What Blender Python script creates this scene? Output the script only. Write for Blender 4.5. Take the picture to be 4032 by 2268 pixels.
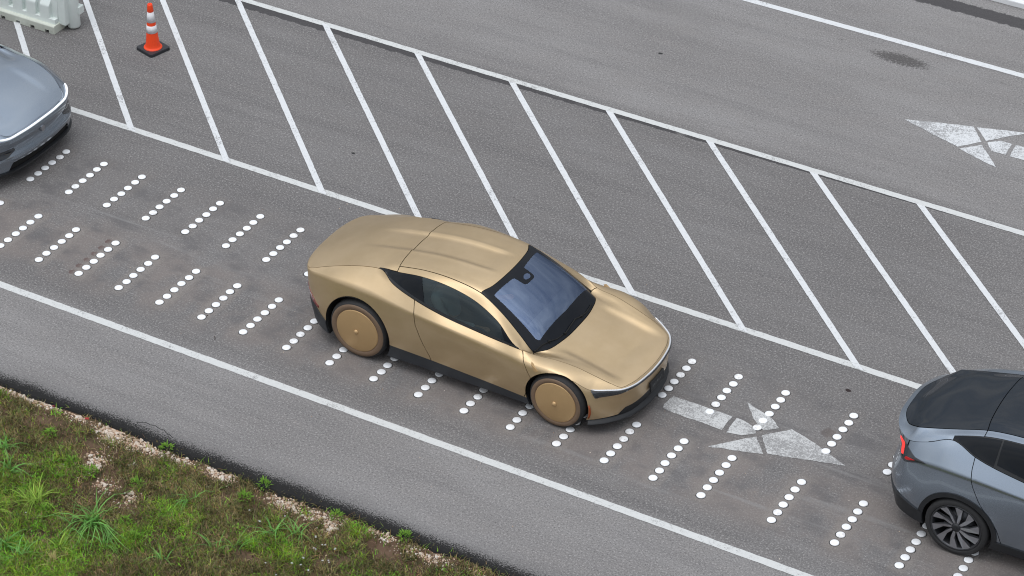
import bpy, bmesh, math, random
import numpy as np
from mathutils import Vector, Matrix
random.seed(7); RNG = np.random.default_rng(7)
R = math.radians
scene = bpy.context.scene
for o in list(bpy.data.objects): bpy.data.objects.remove(o)

# ------------------------------------------------------------------ camera
cam_d = bpy.data.cameras.new('camera'); cam = bpy.data.objects.new('camera', cam_d)
scene.collection.objects.link(cam); scene.camera = cam
cam_d.sensor_width = 36.0; cam_d.sensor_fit = 'HORIZONTAL'
cam_d.lens = 11445.77 / 4032 * 36.0
cam_d.clip_start = 0.5; cam_d.clip_end = 2000
cam.location = (13.875, -23.345, 20.3)
_p, _r, _y = R(35.03365), R(0.26628), R(29.74271)
_f = Vector((-math.cos(_p)*math.sin(_y), math.cos(_p)*math.cos(_y), -math.sin(_p)))
_rt = Vector((math.cos(_y), math.sin(_y), 0)); _up = _rt.cross(_f)
_r2 = _rt*math.cos(_r) + _up*math.sin(_r); _u2 = -_rt*math.sin(_r) + _up*math.cos(_r)
cam.rotation_euler = Matrix((_r2, _u2, -_f)).transposed().to_euler()

# ------------------------------------------------------------------ light: overcast
SUN_EL, SUN_AZ = 74.0, 200.0      # azimuth of the sun measured from +Y towards +X (compass style)
world = bpy.data.worlds.new('World'); scene.world = world; world.use_nodes = True
nt = world.node_tree; nt.nodes.clear()
wo = nt.nodes.new('ShaderNodeOutputWorld'); bg = nt.nodes.new('ShaderNodeBackground')
sky = nt.nodes.new('ShaderNodeTexSky'); sky.sky_type = 'NISHITA'; sky.sun_disc = False
sky.sun_elevation = R(SUN_EL); sky.sun_rotation = R(SUN_AZ); sky.air_density = 1.0; sky.dust_density = 2.0
tc = nt.nodes.new('ShaderNodeTexCoord'); mp = nt.nodes.new('ShaderNodeMapping'); mp.inputs['Scale'].default_value = (1.0, 1.6, 2.6)
no = nt.nodes.new('ShaderNodeTexNoise'); no.inputs['Scale'].default_value = 3.4; no.inputs['Detail'].default_value = 6; no.inputs['Roughness'].default_value = .55
cr = nt.nodes.new('ShaderNodeValToRGB')
cr.color_ramp.elements[0].position = .3; cr.color_ramp.elements[0].color = (6.2, 6.9, 8.1, 1)
cr.color_ramp.elements[1].position = .7; cr.color_ramp.elements[1].color = (12.6, 12.6, 12.5, 1)
mx = nt.nodes.new('ShaderNodeMix'); mx.data_type = 'RGBA'; mx.inputs[0].default_value = .88
L = nt.links.new
L(tc.outputs['Generated'], mp.inputs[0]); L(mp.outputs[0], no.inputs['Vector']); L(no.outputs['Fac'], cr.inputs[0])
# overcast dome: brightest overhead, a third as bright at the horizon
sx = nt.nodes.new('ShaderNodeSeparateXYZ'); L(tc.outputs['Generated'], sx.inputs[0])
mr = nt.nodes.new('ShaderNodeMapRange'); L(sx.outputs[2], mr.inputs[0]); mr.inputs[1].default_value = 0; mr.inputs[2].default_value = 1; mr.inputs[3].default_value = .27; mr.inputs[4].default_value = 1.28
vm = nt.nodes.new('ShaderNodeVectorMath'); vm.operation = 'SCALE'
L(sky.outputs[0], mx.inputs[6]); L(cr.outputs[0], mx.inputs[7]); L(mx.outputs[2], vm.inputs[0])
# the veiled sun makes the cloud deck brighter on its own side
dt = nt.nodes.new('ShaderNodeVectorMath'); dt.operation = 'DOT_PRODUCT'; L(tc.outputs['Generated'], dt.inputs[0])
dt.inputs[1].default_value = (math.sin(R(SUN_AZ))*math.cos(R(48)), math.cos(R(SUN_AZ))*math.cos(R(48)), math.sin(R(48)))
lr = nt.nodes.new('ShaderNodeMapRange'); lr.interpolation_type = 'SMOOTHSTEP'; L(dt.outputs['Value'], lr.inputs[0]); lr.inputs[1].default_value = -.1; lr.inputs[2].default_value = 1.0; lr.inputs[3].default_value = .80; lr.inputs[4].default_value = 1.32
ml = nt.nodes.new('ShaderNodeMath'); ml.operation = 'MULTIPLY'; L(mr.outputs[0], ml.inputs[0]); L(lr.outputs[0], ml.inputs[1]); L(ml.outputs[0], vm.inputs['Scale']); L(vm.outputs[0], bg.inputs[0]); bg.inputs[1].default_value = .10
L(bg.outputs[0], wo.inputs[0])
sun_d = bpy.data.lights.new('sun', 'SUN'); sun_d.energy = .6; sun_d.angle = R(35); sun_d.color = (1, .97, .93)
sun = bpy.data.objects.new('sun', sun_d); scene.collection.objects.link(sun)
_sd = Vector((math.sin(R(SUN_AZ))*math.cos(R(SUN_EL)), math.cos(R(SUN_AZ))*math.cos(R(SUN_EL)), math.sin(R(SUN_EL))))
sun.rotation_euler = (-_sd).to_track_quat('-Z', 'Y').to_euler()
scene.view_settings.view_transform = 'Standard'; scene.view_settings.look = 'None'
scene.view_settings.exposure = 0.14; scene.view_settings.gamma = 1.0; scene.view_settings.use_curve_mapping = False
scene.render.engine = 'CYCLES'
scene.cycles.pixel_filter_type = 'BLACKMAN_HARRIS'; scene.cycles.filter_width = 1.1

# ------------------------------------------------------------------ helpers
C = scene.collection
def tag(o, label=None, cat=None, group=None, kind=None):
    if label: o['label'] = label
    if cat: o['category'] = cat
    if group: o['group'] = group
    if kind: o['kind'] = kind
    return o
def empty(name, loc=(0, 0, 0), rz=0.0):
    o = bpy.data.objects.new(name, None); C.objects.link(o); o.location = loc; o.rotation_euler = (0, 0, rz)
    o.empty_display_size = .1
    return o
def obj(name, me, mat=None, parent=None):
    o = bpy.data.objects.new(name, me); C.objects.link(o)
    if mat is not None:
        me.materials.clear(); me.materials.append(mat)
    if parent is not None: o.parent = parent
    return o
def kids(o): return [c for c in bpy.data.objects if c.parent == o]
def copy_tree(o, parent=None, tree=None):
    tree = tree or {}
    c = o.copy(); C.objects.link(c)
    if parent is not None: c.parent = parent
    for ch in kids_map.get(o.name, []): copy_tree(ch, c)
    return c
kids_map = {}
def remap():
    kids_map.clear()
    for o in bpy.data.objects:
        if o.parent: kids_map.setdefault(o.parent.name, []).append(o)
def mesh_from(name, verts, faces, smooth=True):
    me = bpy.data.meshes.new(name); me.from_pydata([tuple(map(float, v)) for v in verts], [], [tuple(int(i) for i in f) for f in faces]); me.update()
    if smooth: me.shade_smooth()
    return me
def bm_mesh(name, bm, smooth=False):
    me = bpy.data.meshes.new(name); bm.normal_update(); bm.to_mesh(me); bm.free()
    if smooth: me.shade_smooth()
    return me
def big_mesh(name, V, F, colors=None):
    """V (n,3), F (m,k) arrays"""
    me = bpy.data.meshes.new(name); n, m, k = len(V), len(F), F.shape[1]
    me.vertices.add(n); me.vertices.foreach_set('co', np.ascontiguousarray(V, dtype=np.float32).ravel())
    me.loops.add(m*k); me.loops.foreach_set('vertex_index', np.ascontiguousarray(F, dtype=np.int32).ravel())
    me.polygons.add(m); me.polygons.foreach_set('loop_start', np.arange(0, m*k, k, dtype=np.int32))
    me.update(calc_edges=True)
    if colors is not None:
        a = me.color_attributes.new('Col', 'FLOAT_COLOR', 'POINT'); a.data.foreach_set('color', np.ascontiguousarray(colors, dtype=np.float32).ravel())
    return me
def box_bm(bm, x0, x1, y0, y1, z0, z1, bevel=0.0):
    r = bmesh.ops.create_cube(bm, size=1.0)
    vs = r['verts']
    for v in vs: v.co = Vector(((x0+x1)/2 + v.co.x*(x1-x0), (y0+y1)/2 + v.co.y*(y1-y0), (z0+z1)/2 + v.co.z*(z1-z0)))
    if bevel > 0:
        es = set(e for v in vs for e in v.link_edges)
        bmesh.ops.bevel(bm, geom=list(es), offset=bevel, segments=2, affect='EDGES', profile=.5)
def box(name, dims, mat, parent=None, bevel=0.0, rot=None, loc=None):
    bm = bmesh.new(); box_bm(bm, *dims, bevel=bevel)
    o = obj(name, bm_mesh(name, bm), mat, parent)
    if rot: o.rotation_euler = rot
    if loc: o.location = loc
    return o
def tube_mesh(name, pts, rad, n=8, cap=True, squash=1.0):
    pts = [Vector(p) for p in pts]; V = []; F = []
    rads = rad if isinstance(rad, (list, tuple)) else [rad]*len(pts)
    for i, p in enumerate(pts):
        d = (pts[min(i+1, len(pts)-1)] - pts[max(i-1, 0)]).normalized()
        a = d.cross(Vector((0, 0, 1)));  a = a.normalized() if a.length > 1e-4 else Vector((1, 0, 0))
        b = a.cross(d)
        for k in range(n):
            t = 2*math.pi*k/n; V.append(p + (a*math.cos(t) + b*math.sin(t)*squash)*rads[i])
    for i in range(len(pts)-1):
        for k in range(n):
            F.append((i*n+k, i*n+(k+1) % n, (i+1)*n+(k+1) % n, (i+1)*n+k))
    if cap: F += [tuple(range(n)), tuple((len(pts)-1)*n+k for k in range(n-1, -1, -1))]
    return mesh_from(name, V, F)
def lathe(name, prof, n=48, axis='z', smooth=True, closed=False):
    V = []; F = []
    for (r, h) in prof:
        for k in range(n):
            t = 2*math.pi*k/n
            V.append((r*math.cos(t), r*math.sin(t), h) if axis == 'z' else (r*math.cos(t), h, r*math.sin(t)))
    m = len(prof)
    for i in range(m-1 if not closed else m):
        j = (i+1) % m
        for k in range(n): F.append((i*n+k, i*n+(k+1) % n, j*n+(k+1) % n, j*n+k))
    me = mesh_from(name, V, F, smooth); bm = bmesh.new(); bm.from_mesh(me)
    bmesh.ops.remove_doubles(bm, verts=bm.verts, dist=1e-6); bmesh.ops.recalc_face_normals(bm, faces=bm.faces)
    bm.to_mesh(me); bm.free()
    if smooth: me.shade_smooth()
    return me
def sstep(a, b, x): t = np.clip((x-a)/(b-a), 0, 1); return t*t*(3-2*t)

# ------------------------------------------------------------------ materials
class NT:
    """tiny node-tree writer"""
    def __init__(s, name):
        s.m = bpy.data.materials.new(name); s.m.use_nodes = True; s.t = s.m.node_tree; s.t.nodes.clear()
        s.out = s.n('OutputMaterial'); s.b = s.n('BsdfPrincipled'); s.l(s.b.outputs[0], s.out.inputs[0])
    def n(s, t, **kw):
        nd = s.t.nodes.new('ShaderNode'+t)
        for k, v in kw.items(): setattr(nd, k, v)
        return nd
    def l(s, a, b): s.t.links.new(a, b)
    def math(s, op, a, b=None, c=None, clamp=False):
        nd = s.n('Math', operation=op, use_clamp=clamp)
        for i, v in enumerate((a, b, c)):
            if v is None: continue
            if isinstance(v, (int, float)): nd.inputs[i].default_value = v
            else: s.l(v, nd.inputs[i])
        return nd.outputs[0]
    def step(s, v, a, b):      # smoothstep from a to b
        nd = s.n('MapRange', interpolation_type='SMOOTHSTEP'); s.l(v, nd.inputs[0]); nd.inputs[1].default_value = a; nd.inputs[2].default_value = b
        return nd.outputs[0]
    def noise(s, vec, scale, detail=4, rough=.55, out='Fac', stretch=None):
        if stretch:
            mp = s.n('Mapping'); s.l(vec, mp.inputs[0]); mp.inputs['Scale'].default_value = stretch; vec = mp.outputs[0]
        nd = s.n('TexNoise'); s.l(vec, nd.inputs['Vector']); nd.inputs['Scale'].default_value = scale
        nd.inputs['Detail'].default_value = detail; nd.inputs['Roughness'].default_value = rough
        return nd.outputs[out]
    def mix(s, f, a, b, blend='MIX'):
        nd = s.n('Mix', data_type='RGBA', blend_type=blend)
        for i, v in ((0, f), (6, a), (7, b)):
            if isinstance(v, (int, float)): nd.inputs[i].default_value = v
            elif isinstance(v, tuple): nd.inputs[i].default_value = (*v, 1) if len(v) == 3 else v
            else: s.l(v, nd.inputs[i])
        return nd.outputs[2]
    def bump(s, h, strength=.3, dist=.01):
        nd = s.n('Bump'); s.l(h, nd.inputs['Height']); nd.inputs['Strength'].default_value = strength; nd.inputs['Distance'].default_value = dist
        s.l(nd.outputs[0], s.b.inputs['Normal'])
    def col(s, v):
        if isinstance(v, tuple): s.b.inputs['Base Color'].default_value = (*v, 1)
        else: s.l(v, s.b.inputs['Base Color'])
    def set(s, **kw):
        for k, v in kw.items():
            i = s.b.inputs[k.replace('_', ' ')]
            if isinstance(v, (int, float, tuple)): i.default_value = v
            else: s.l(v, i)
def simple(name, col, rough=.5, metal=0.0, var=.0, vscale=20, coat=0.0, spec=None, bump=0.0, bscale=200, emit=None, estr=0):
    N = NT(name); co = N.n('TexCoord').outputs['Object']
    if var > 0:
        f = N.noise(co, vscale, 4)
        N.col(N.mix(f, tuple(c*(1-var) for c in col), tuple(min(1, c*(1+var)) for c in col)))
        N.set(Roughness=N.math('ADD', N.math('MULTIPLY', N.noise(co, vscale*2.3, 3), .16), rough-.08))
    else:
        N.col(col); N.set(Roughness=rough)
    N.set(Metallic=metal, Coat_Weight=coat, Coat_Roughness=.05)
    if spec is not None: N.set(Specular_IOR_Level=spec)
    if bump > 0: N.bump(N.noise(co, bscale, 3), bump, .004)
    if emit: N.set(Emission_Color=(*emit, 1), Emission_Strength=estr)
    return N.m
M = {}
def gold_paint():
    N = NT('satin_gold_paint'); co = N.n('TexCoord').outputs['Object']
    f = N.noise(co, 2.2, 5, .6, stretch=(1, 1, 1.6)); fl = N.noise(co, 900, 1)
    c = N.mix(N.step(f, .3, .75), (.50, .360, .190), (.57, .42, .24)); c = N.mix(N.math('MULTIPLY', fl, .25), c, (.64, .51, .34))
    sp = N.n('SeparateXYZ'); N.l(co, sp.inputs[0])
    dust = N.math('MULTIPLY', N.step(sp.outputs[2], .42, .18), N.step(N.noise(co, 7, 5, .65), .35, .75))
    c = N.mix(N.math('MULTIPLY', dust, .35), c, (.42, .37, .31))
    N.col(c); N.set(Metallic=.78, Roughness=N.math('ADD', N.math('MULTIPLY', N.noise(co, 3.5, 5, .6), .12), .35))
    N.bump(N.noise(co, 700, 2), .05, .0006); N.set(Coat_Weight=.6, Coat_Roughness=.22, Coat_IOR=1.6)
    return N.m
M['gold'] = gold_paint()
M['gold_rubber'] = simple('gold_tyre_wall', (.185, .122, .078), .6, .12, .12, 14)
M['gold_disc'] = simple('gold_wheel_disc', (.52, .345, .17), .46, .45, .06, 8)
M['black_trim'] = simple('black_trim', (.013, .0145, .017), .5, 0, .25, 9, bump=.1)
M['dark_trim'] = simple('dusty_black_trim', (.026, .029, .034), .52, 0, .4, 7, bump=.1)
M['gap'] = simple('gap_black', (.006, .006, .006), .9)
M['rubber'] = simple('rubber', (.022, .022, .023), .75, 0, .3, 25, bump=.2)
M['frit'] = simple('frit_black', (.010, .012, .016), .16, 0, spec=.16)
M['chrome_light'] = simple('daylight_strip', (.75, .77, .80), .12, .6, coat=.8)
M['lens_black'] = simple('headlamp_lens', (.02, .024, .03), .06, 0, coat=1)
M['orange_lens'] = simple('orange_marker', (.30, .06, .012), .25)
M['red_lens'] = simple('dark_red_lens', (.16, .008, .010), .15, coat=.6)
M['seat'] = simple('seat_fabric', (.17, .18, .19), .85, 0, .15, 30)
M['dash'] = simple('dash_dark', (.05, .055, .06), .7, 0, .2, 12)
M['screen'] = simple('dark_screen', (.01, .012, .015), .08)
def glass_mat(name, refl, through, amount, base=(.01, .013, .018), tint=.5):
    N = NT(name); N.t.nodes.remove(N.b)
    gl = N.n('BsdfGlossy'); gl.inputs['Color'].default_value = (*refl, 1); gl.inputs['Roughness'].default_value = .015
    tr = N.n('BsdfTransparent'); tr.inputs['Color'].default_value = (*through, 1)
    fr = N.n('Fresnel'); fr.inputs['IOR'].default_value = 1.5
    f = N.math('ADD', fr.outputs[0], amount, clamp=True)
    m = N.n('MixShader'); N.l(f, m.inputs[0]); N.l(tr.outputs[0], m.inputs[1]); N.l(gl.outputs[0], m.inputs[2])
    N.l(m.outputs[0], N.out.inputs[0]); return N.m
M['windshield'] = glass_mat('windshield_glass', (.52, .67, 1.0), (.80, .86, .90), .21)
M['side_glass'] = glass_mat('side_glass', (.8, .95, 1.0), (.30, .37, .36), .03)
M['dark_glass'] = simple('privacy_glass', (.006, .008, .011), .03, 0, spec=.22)
M['roof_glass'] = simple('roof_glass', (.010, .015, .022), .02, 0, spec=.42)
def crossover_paint():
    N = NT('grey_blue_paint'); co = N.n('TexCoord').outputs['Object']
    fl = N.noise(co, 1200, 1)
    c = N.mix(fl, (.26, .31, .37), (.33, .385, .455))
    sp = N.n('SeparateXYZ'); N.l(co, sp.inputs[0])
    dust = N.math('MULTIPLY', N.step(sp.outputs[2], .6, .3), N.step(N.noise(co, 6, 5, .65), .3, .8))
    c = N.mix(N.math('MULTIPLY', dust, .3), c, (.30, .28, .26))
    N.col(c); N.set(Metallic=.90, Roughness=.24, Coat_Weight=1.0, Coat_Roughness=.03); return N.m
M['blue'] = crossover_paint()
M['wheel_dark'] = simple('dark_alloy', (.07, .072, .078), .35, .7)
M['wheel_light'] = simple('machined_alloy', (.42, .43, .46), .28, .85)
M['white_light'] = simple('lit_daylight_bar', (.95, .96, 1), .2, emit=(.93, .97, 1), estr=.30)
M['red_light'] = simple('lit_tail_lamp', (.8, .03, .03), .3, emit=(1, .06, .05), estr=.7)
M['weed_stem'] = simple('weed_stem', (.12, .22, .05), .7)
CAR_LOC = (0.0, .54, 0); CAR_YAW = R(.6)

# ------------------------------------------------------------------ paving and its markings
YA, YB, YC, YD = 2.437, 6.044, -1.275, 9.645
def asphalt_nodes(N):
    co = N.n('TexCoord').outputs['Object']; sp = N.n('SeparateXYZ'); N.l(co, sp.inputs[0]); X, Y = sp.outputs[0], sp.outputs[1]
    big = N.noise(co, .55, 5, .6, stretch=(.45, 1.3, 1)); mid = N.noise(co, 3.0, 5, .6, stretch=(.5, 1.2, 1)); streak = N.noise(co, 1.6, 4, .6, stretch=(.12, 2.2, 1))
    fine = N.noise(co, 48, 4, .85); grit = N.noise(co, 130, 2, .7)
    c = N.mix(N.step(big, .3, .72), (.213, .204, .199), (.285, .277, .272))
    c = N.mix(N.math('MULTIPLY', N.step(mid, .35, .75), .45), c, (.250, .236, .226))
    c = N.mix(N.math('MULTIPLY', N.step(streak, .45, .68), .50), c, (.185, .178, .176))
    # older darker surfacing in the lane and the hatched strip, paler outside them
    zone = N.math('MULTIPLY', N.step(Y, -1.35, -1.05), N.step(Y, 6.35, 5.95)); c = N.mix(N.math('MULTIPLY', zone, .85), c, N.mix(1.0, c, (.66, .655, .655), 'MULTIPLY'))
    c = N.mix(N.math('MULTIPLY', N.step(N.noise(co, 5.5, 4, .6, stretch=(.35, 1.2, 1)), .50, .72), .30), c, N.mix(1.0, c, (.78, .78, .78), 'MULTIPLY'))
    # aggregate: dark pits and pale stones
    pit = N.math('MULTIPLY', N.step(fine, .51, .60), .62); c = N.mix(pit, c, (.055, .053, .055))
    stone = N.math('MULTIPLY', N.step(N.noise(co, 41, 4, .85), .52, .61), .60); c = N.mix(stone, c, (.46, .44, .43))
    g = N.math('MULTIPLY', N.step(grit, .42, .62), .28); c = N.mix(g, c, (.14, .136, .138))
    vor = N.n('TexVoronoi'); N.l(co, vor.inputs['Vector']); vor.inputs['Scale'].default_value = 11
    vd = N.math('MULTIPLY', N.math('LESS_THAN', vor.outputs['Distance'], .09), N.math('GREATER_THAN', N.noise(co, 9, 2), .52))
    c = N.mix(N.math('MULTIPLY', vd, .6), c, (.06, .055, .055))
    # reddish dust along the wheel path over the studs
    band = N.math('MULTIPLY', N.step(Y, -1.05, -.55), N.step(Y, .75, .15)); band2 = N.math('MULTIPLY', N.step(Y, .35, .8), N.step(Y, 2.0, 1.5))
    wob = N.step(N.noise(co, 1.3, 5, .6, stretch=(1.3, .8, 1)), .36, .58)
    c = N.mix(N.math('MULTIPLY', N.math('MULTIPLY', band, wob), .62), c, (.215, .186, .170))
    c = N.mix(N.math('MULTIPLY', N.math('MULTIPLY', band2, wob), .30), c, (.175, .160, .152))
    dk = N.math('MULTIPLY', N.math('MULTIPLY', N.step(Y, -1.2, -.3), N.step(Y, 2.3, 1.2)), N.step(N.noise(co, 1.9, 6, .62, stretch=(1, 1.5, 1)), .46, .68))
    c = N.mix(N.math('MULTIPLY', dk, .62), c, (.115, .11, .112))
    # tyre sweep arcs in the lane
    arc = N.math('MULTIPLY', N.math('MULTIPLY', N.step(Y, -1.1, -.7), N.step(Y, 1.6, .4)), N.step(N.noise(co, 3.2, 3, .6, stretch=(.09, 1.8, 1)), .56, .7))
    c = N.mix(N.math('MULTIPLY', arc, .45), c, (.26, .255, .25))
    # black bitumen edge
    rag = N.noise(co, 14, 5, .75); rag2 = N.noise(co, 60, 3, .7)
    e = N.math('ADD', Y, N.math('MULTIPLY', N.math('SUBTRACT', rag2, .5), .55)); e = N.math('ADD', e, N.math('MULTIPLY', N.math('SUBTRACT', rag, .5), .16)); e = N.math('ADD', e, N.math('MULTIPLY', N.math('SUBTRACT', N.noise(co, 1.1, 3), .5), .12))
    soft = N.math('MULTIPLY', N.step(e, -2.40, -2.7), .35); c = N.mix(soft, c, (.11, .108, .11))
    edge = N.step(e, -2.66, -2.76); c = N.mix(N.math('MULTIPLY', edge, .97), c, (.012, .012, .012))
    # damp seepage below the upper hatch line, fading to the right, and beyond the far lane line
    wd = N.n('MapRange'); N.l(X, wd.inputs[0]); wd.inputs[1].default_value = -7.4; wd.inputs[2].default_value = 6.0; wd.inputs[3].default_value = .15; wd.inputs[4].default_value = -.012
    depth = N.math('MULTIPLY', wd.outputs[0], N.math('ADD', N.math('MULTIPLY', N.noise(co, 7, 6, .72), 1.1), .42))
    dpt = N.math('SUBTRACT', 6.0, Y); wet = N.math('MULTIPLY', N.math('LESS_THAN', dpt, depth), N.math('GREATER_THAN', Y, 4)); wet = N.math('MULTIPLY', wet, N.math('LESS_THAN', Y, 6.1))
    over = N.math('MULTIPLY', N.math('GREATER_THAN', Y, 6.0), N.math('LESS_THAN', Y, N.math('ADD', 6.07, N.math('MULTIPLY', N.noise(co, 6, 4, .7), .05)))); wet = N.math('MAXIMUM', wet, over)
    gate = N.step(N.noise(co, .9, 3), .30, .42); wet = N.math('MULTIPLY', wet, N.math('MAXIMUM', gate, N.math('LESS_THAN', X, -2.5)))
    c = N.mix(N.math('MULTIPLY', wet, .80), c, (.045, .043, .046))
    y2 = N.math('ADD', Y, N.math('MULTIPLY', N.math('SUBTRACT', N.noise(co, 9, 6, .7), .5), .16))
    w2 = N.math('MULTIPLY', N.math('MULTIPLY', N.step(y2, 10.82, 10.84), N.step(y2, 11.12, 11.10)), N.step(X, .2, 1.0)); c = N.mix(N.math('MULTIPLY', w2, .82), c, (.042, .040, .043))
    # drip stain in the far lane
    def ell(cx, cy, ax, ay, lo, hi, sc, amp=3.2):
        dx = N.math('DIVIDE', N.math('SUBTRACT', X, cx), ax); dy = N.math('DIVIDE', N.math('SUBTRACT', Y, cy), ay)
        d = N.math('ADD', N.math('MULTIPLY', dx, dx), N.math('MULTIPLY', dy, dy)); d = N.math('ADD', d, N.math('MULTIPLY', N.math('SUBTRACT', N.noise(co, sc, 5, .85), .5), amp))
        return N.step(d, hi, lo)
    st = N.math('MAXIMUM', ell(1.40, 9.21, .40, .13, .85, 1.05, 30, 8.0), N.math('MAXIMUM', ell(.46, 9.29, .10, .07, -.1, .1, 40), ell(2.85, 9.33, .22, .10, -.25, -.05, 40)))
    c = N.mix(N.math('MULTIPLY', st, .72), c, (.05, .046, .045))
    # rings of old adhesive beside one stud row
    for cx, cy in ((-5.319, -.615), (-5.323, -.461), (-5.319, -.313), (-5.318, -.162), (-5.32, -.008), (-5.327, .147)):
        c = N.mix(N.math('MULTIPLY', ell(cx, cy, .048, .05, .6, 1.1, 30), .75), c, (.10, .058, .052))
    c = N.mix(N.math('MULTIPLY', ell(4.05, 1.12, .09, .09, .5, 1.2, 12), .6), c, (.10, .08, .075))
    c = N.mix(ell(-1.526, 7.696, .035, .025, .7, 1.1, 20), c, (.03, .03, .03)); c = N.mix(ell(3.907, 1.964, .04, .03, .6, 1.1, 30), c, (.035, .025, .025)); c = N.mix(ell(-3.8, 3.404, .03, .02, .7, 1.1, 30), c, (.03, .03, .03))
    return co, c, fine, grit
def asphalt_mat():
    N = NT('asphalt'); co, c, fine, grit = asphalt_nodes(N); N.col(c)
    N.set(Roughness=.88, Specular_IOR_Level=.25); N.bump(N.math('ADD', fine, N.math('MULTIPLY', grit, .5)), .35, .006); return N.m
def paint_mat(name, wear, col=(.74, .75, .75)):
    N = NT(name); co = N.n('TexCoord').outputs['Object']
    fine = N.noise(co, 55, 4, .85); pat = N.noise(co, 2.4, 5, .62); mid = N.noise(co, 20, 5, .75)
    c = N.mix(N.math('MULTIPLY', N.step(mid, .35, .7), .35), col, tuple(v*.80 for v in col))
    w = N.math('ADD', fine, N.math('MULTIPLY', N.math('SUBTRACT', pat, .5), .55)); w = N.math('ADD', w, N.math('MULTIPLY', N.math('SUBTRACT', mid, .5), .5))
    c = N.mix(N.math('MULTIPLY', N.step(w, .98-wear, 1.10-wear), .78), c, (.21, .205, .205))
    N.col(c); N.set(Roughness=.75, Specular_IOR_Level=.25); N.bump(fine, .2, .004); return N.m
M['asphalt'] = asphalt_mat(); M['paint_bright'] = paint_mat('bright_road_paint', .40, (.68, .695, .705)); M['paint_grey'] = paint_mat('older_road_paint', .41, (.62, .63, .62)); M['paint_far'] = paint_mat('faded_road_paint', .50, (.66, .675, .685)); M['paint_worn'] = paint_mat('worn_road_paint', .53, (.56, .565, .56))
def edge_y(x): return -2.875 + .025*math.sin(x*1.3) + .02*math.sin(x*3.7+1) + .012*math.sin(x*9.1)
# road surface with a ragged near edge
xs = np.concatenate([[-400, -60], np.arange(-14, 14, .06), [60, 400]])
V = []; F = []
for x in xs:
    e = edge_y(x) + (random.uniform(-.02, .02) if abs(x) < 14 else 0)
    V += [(x, 60, 0), (x, 0, 0), (x, e+.02, 0), (x, e, -.02), (x, e-.05, -.12)]
for i in range(len(xs)-1):
    for k in range(4): F.append((i*5+k, i*5+k+1, (i+1)*5+k+1, (i+1)*5+k))
road = obj('road', mesh_from('road', V, F, False), M['asphalt']); tag(road, kind='structure')
if road.data.polygons[0].normal.z < 0: road.data.flip_normals()
far = box('outer_ground', (-500, 500, 60.0, 900, -.3, 0), M['asphalt']); tag(far, kind='structure')
def flat(name, poly, z, mat, parent):
    bm = bmesh.new(); vs = [bm.verts.new((x, y, z)) for x, y in poly]; f = bm.faces.new(vs)
    if f.normal.z < 0 or True: bm.normal_update()
    if f.normal.z < 0: bmesh.ops.reverse_faces(bm, faces=[f])
    return obj(name, bm_mesh(name, bm), mat, parent)
def ragged(poly, step=.05, amp=.004):
    out = []
    for i in range(len(poly)):
        (x0, y0), (x1, y1) = poly[i], poly[(i+1) % len(poly)]; L_ = math.hypot(x1-x0, y1-y0); n = max(1, int(L_/step))
        for k in range(n):
            t = k/n; a = amp if k else 0; out.append((x0+(x1-x0)*t+random.uniform(-a, a), y0+(y1-y0)*t+random.uniform(-a, a)))
    return out
def long_line(y, w, x0, x1, z, mat): return flat('painted_line', ragged([(x0, y-w/2), (x1, y-w/2), (x1, y+w/2), (x0, y+w/2)], .06, .003), z, mat, road)
long_line(YA, .104, -16, 14, .004, M['paint_grey']); long_line(YB, .100, -7.35, 16, .004, M['paint_grey'])
long_line(YC, .105, -16, 14, .004, M['paint_grey']); long_line(YD, .108, -16, 16, .004, M['paint_bright'])
SL = -1.0468; HW = .080
for k in range(-4, 15):
    x0 = -4.099 + 1.494*k + (.02 if k == 1 else 0)
    dx = HW/2/math.cos(math.atan(SL))
    ya, yb = YA-.045, YB-.055
    if k < 3: yb = YB+.35 if k > 0 else YB+3
    if k == 3: yb = YB+.0
    flat('hatch_line', ragged([(x0+SL*ya-dx, ya), (x0+SL*ya+dx, ya), (x0+SL*yb+dx, yb), (x0+SL*yb-dx, yb)], .05, .0018), .008, M['paint_bright'], road)
# lane arrows: separate stencilled pieces with gaps between
arr = [[(2.215,.845),(2.97,.843),(2.975,.555),(2.30,.565),(2.205,.585),(2.19,.64),(2.195,.79)],
 [(3.024,.841),(3.107,.839),(3.237,.796),(3.30,.752),(3.344,.695),(3.212,.576),(3.04,.539)],
 [(2.993,1.174),(3.12,1.118),(3.26,1.08),(3.40,1.02),(3.528,.914),(3.392,.788),(3.30,.84),(3.19,.93)],
 [(2.975,.201),(3.11,.355),(3.244,.51),(3.37,.640),(3.577,.391),(3.37,.32),(3.18,.265)],
 [(3.415,.692),(3.52,.81),(3.659,.968),(4.0,.865),(4.478,.662),(4.15,.575),(3.878,.491),(3.617,.422)]]
for p in arr: flat('painted_arrow_piece', ragged(p, .05, .006), .004, M['paint_worn'], road)
arr2 = [[(2.077,7.795),(2.50,7.95),(2.935,8.085),(3.169,7.787),(2.948,7.517),(2.5,7.65)], [(2.979,8.091),(3.30,8.20),(3.65,8.305),(3.45,8.12),(3.215,7.833)],
 [(2.985,7.483),(3.205,7.722),(3.574,7.30),(3.25,7.39)], [(3.242,7.811),(3.383,7.942),(3.534,7.938),(3.562,7.644),(3.367,7.642)], [(3.590,7.943),(4.40,7.95),(4.40,7.66),(3.620,7.644)]]
for p in arr2: flat('painted_arrow_piece', ragged(p, .05, .005), .004, M['paint_far'], road)
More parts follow.
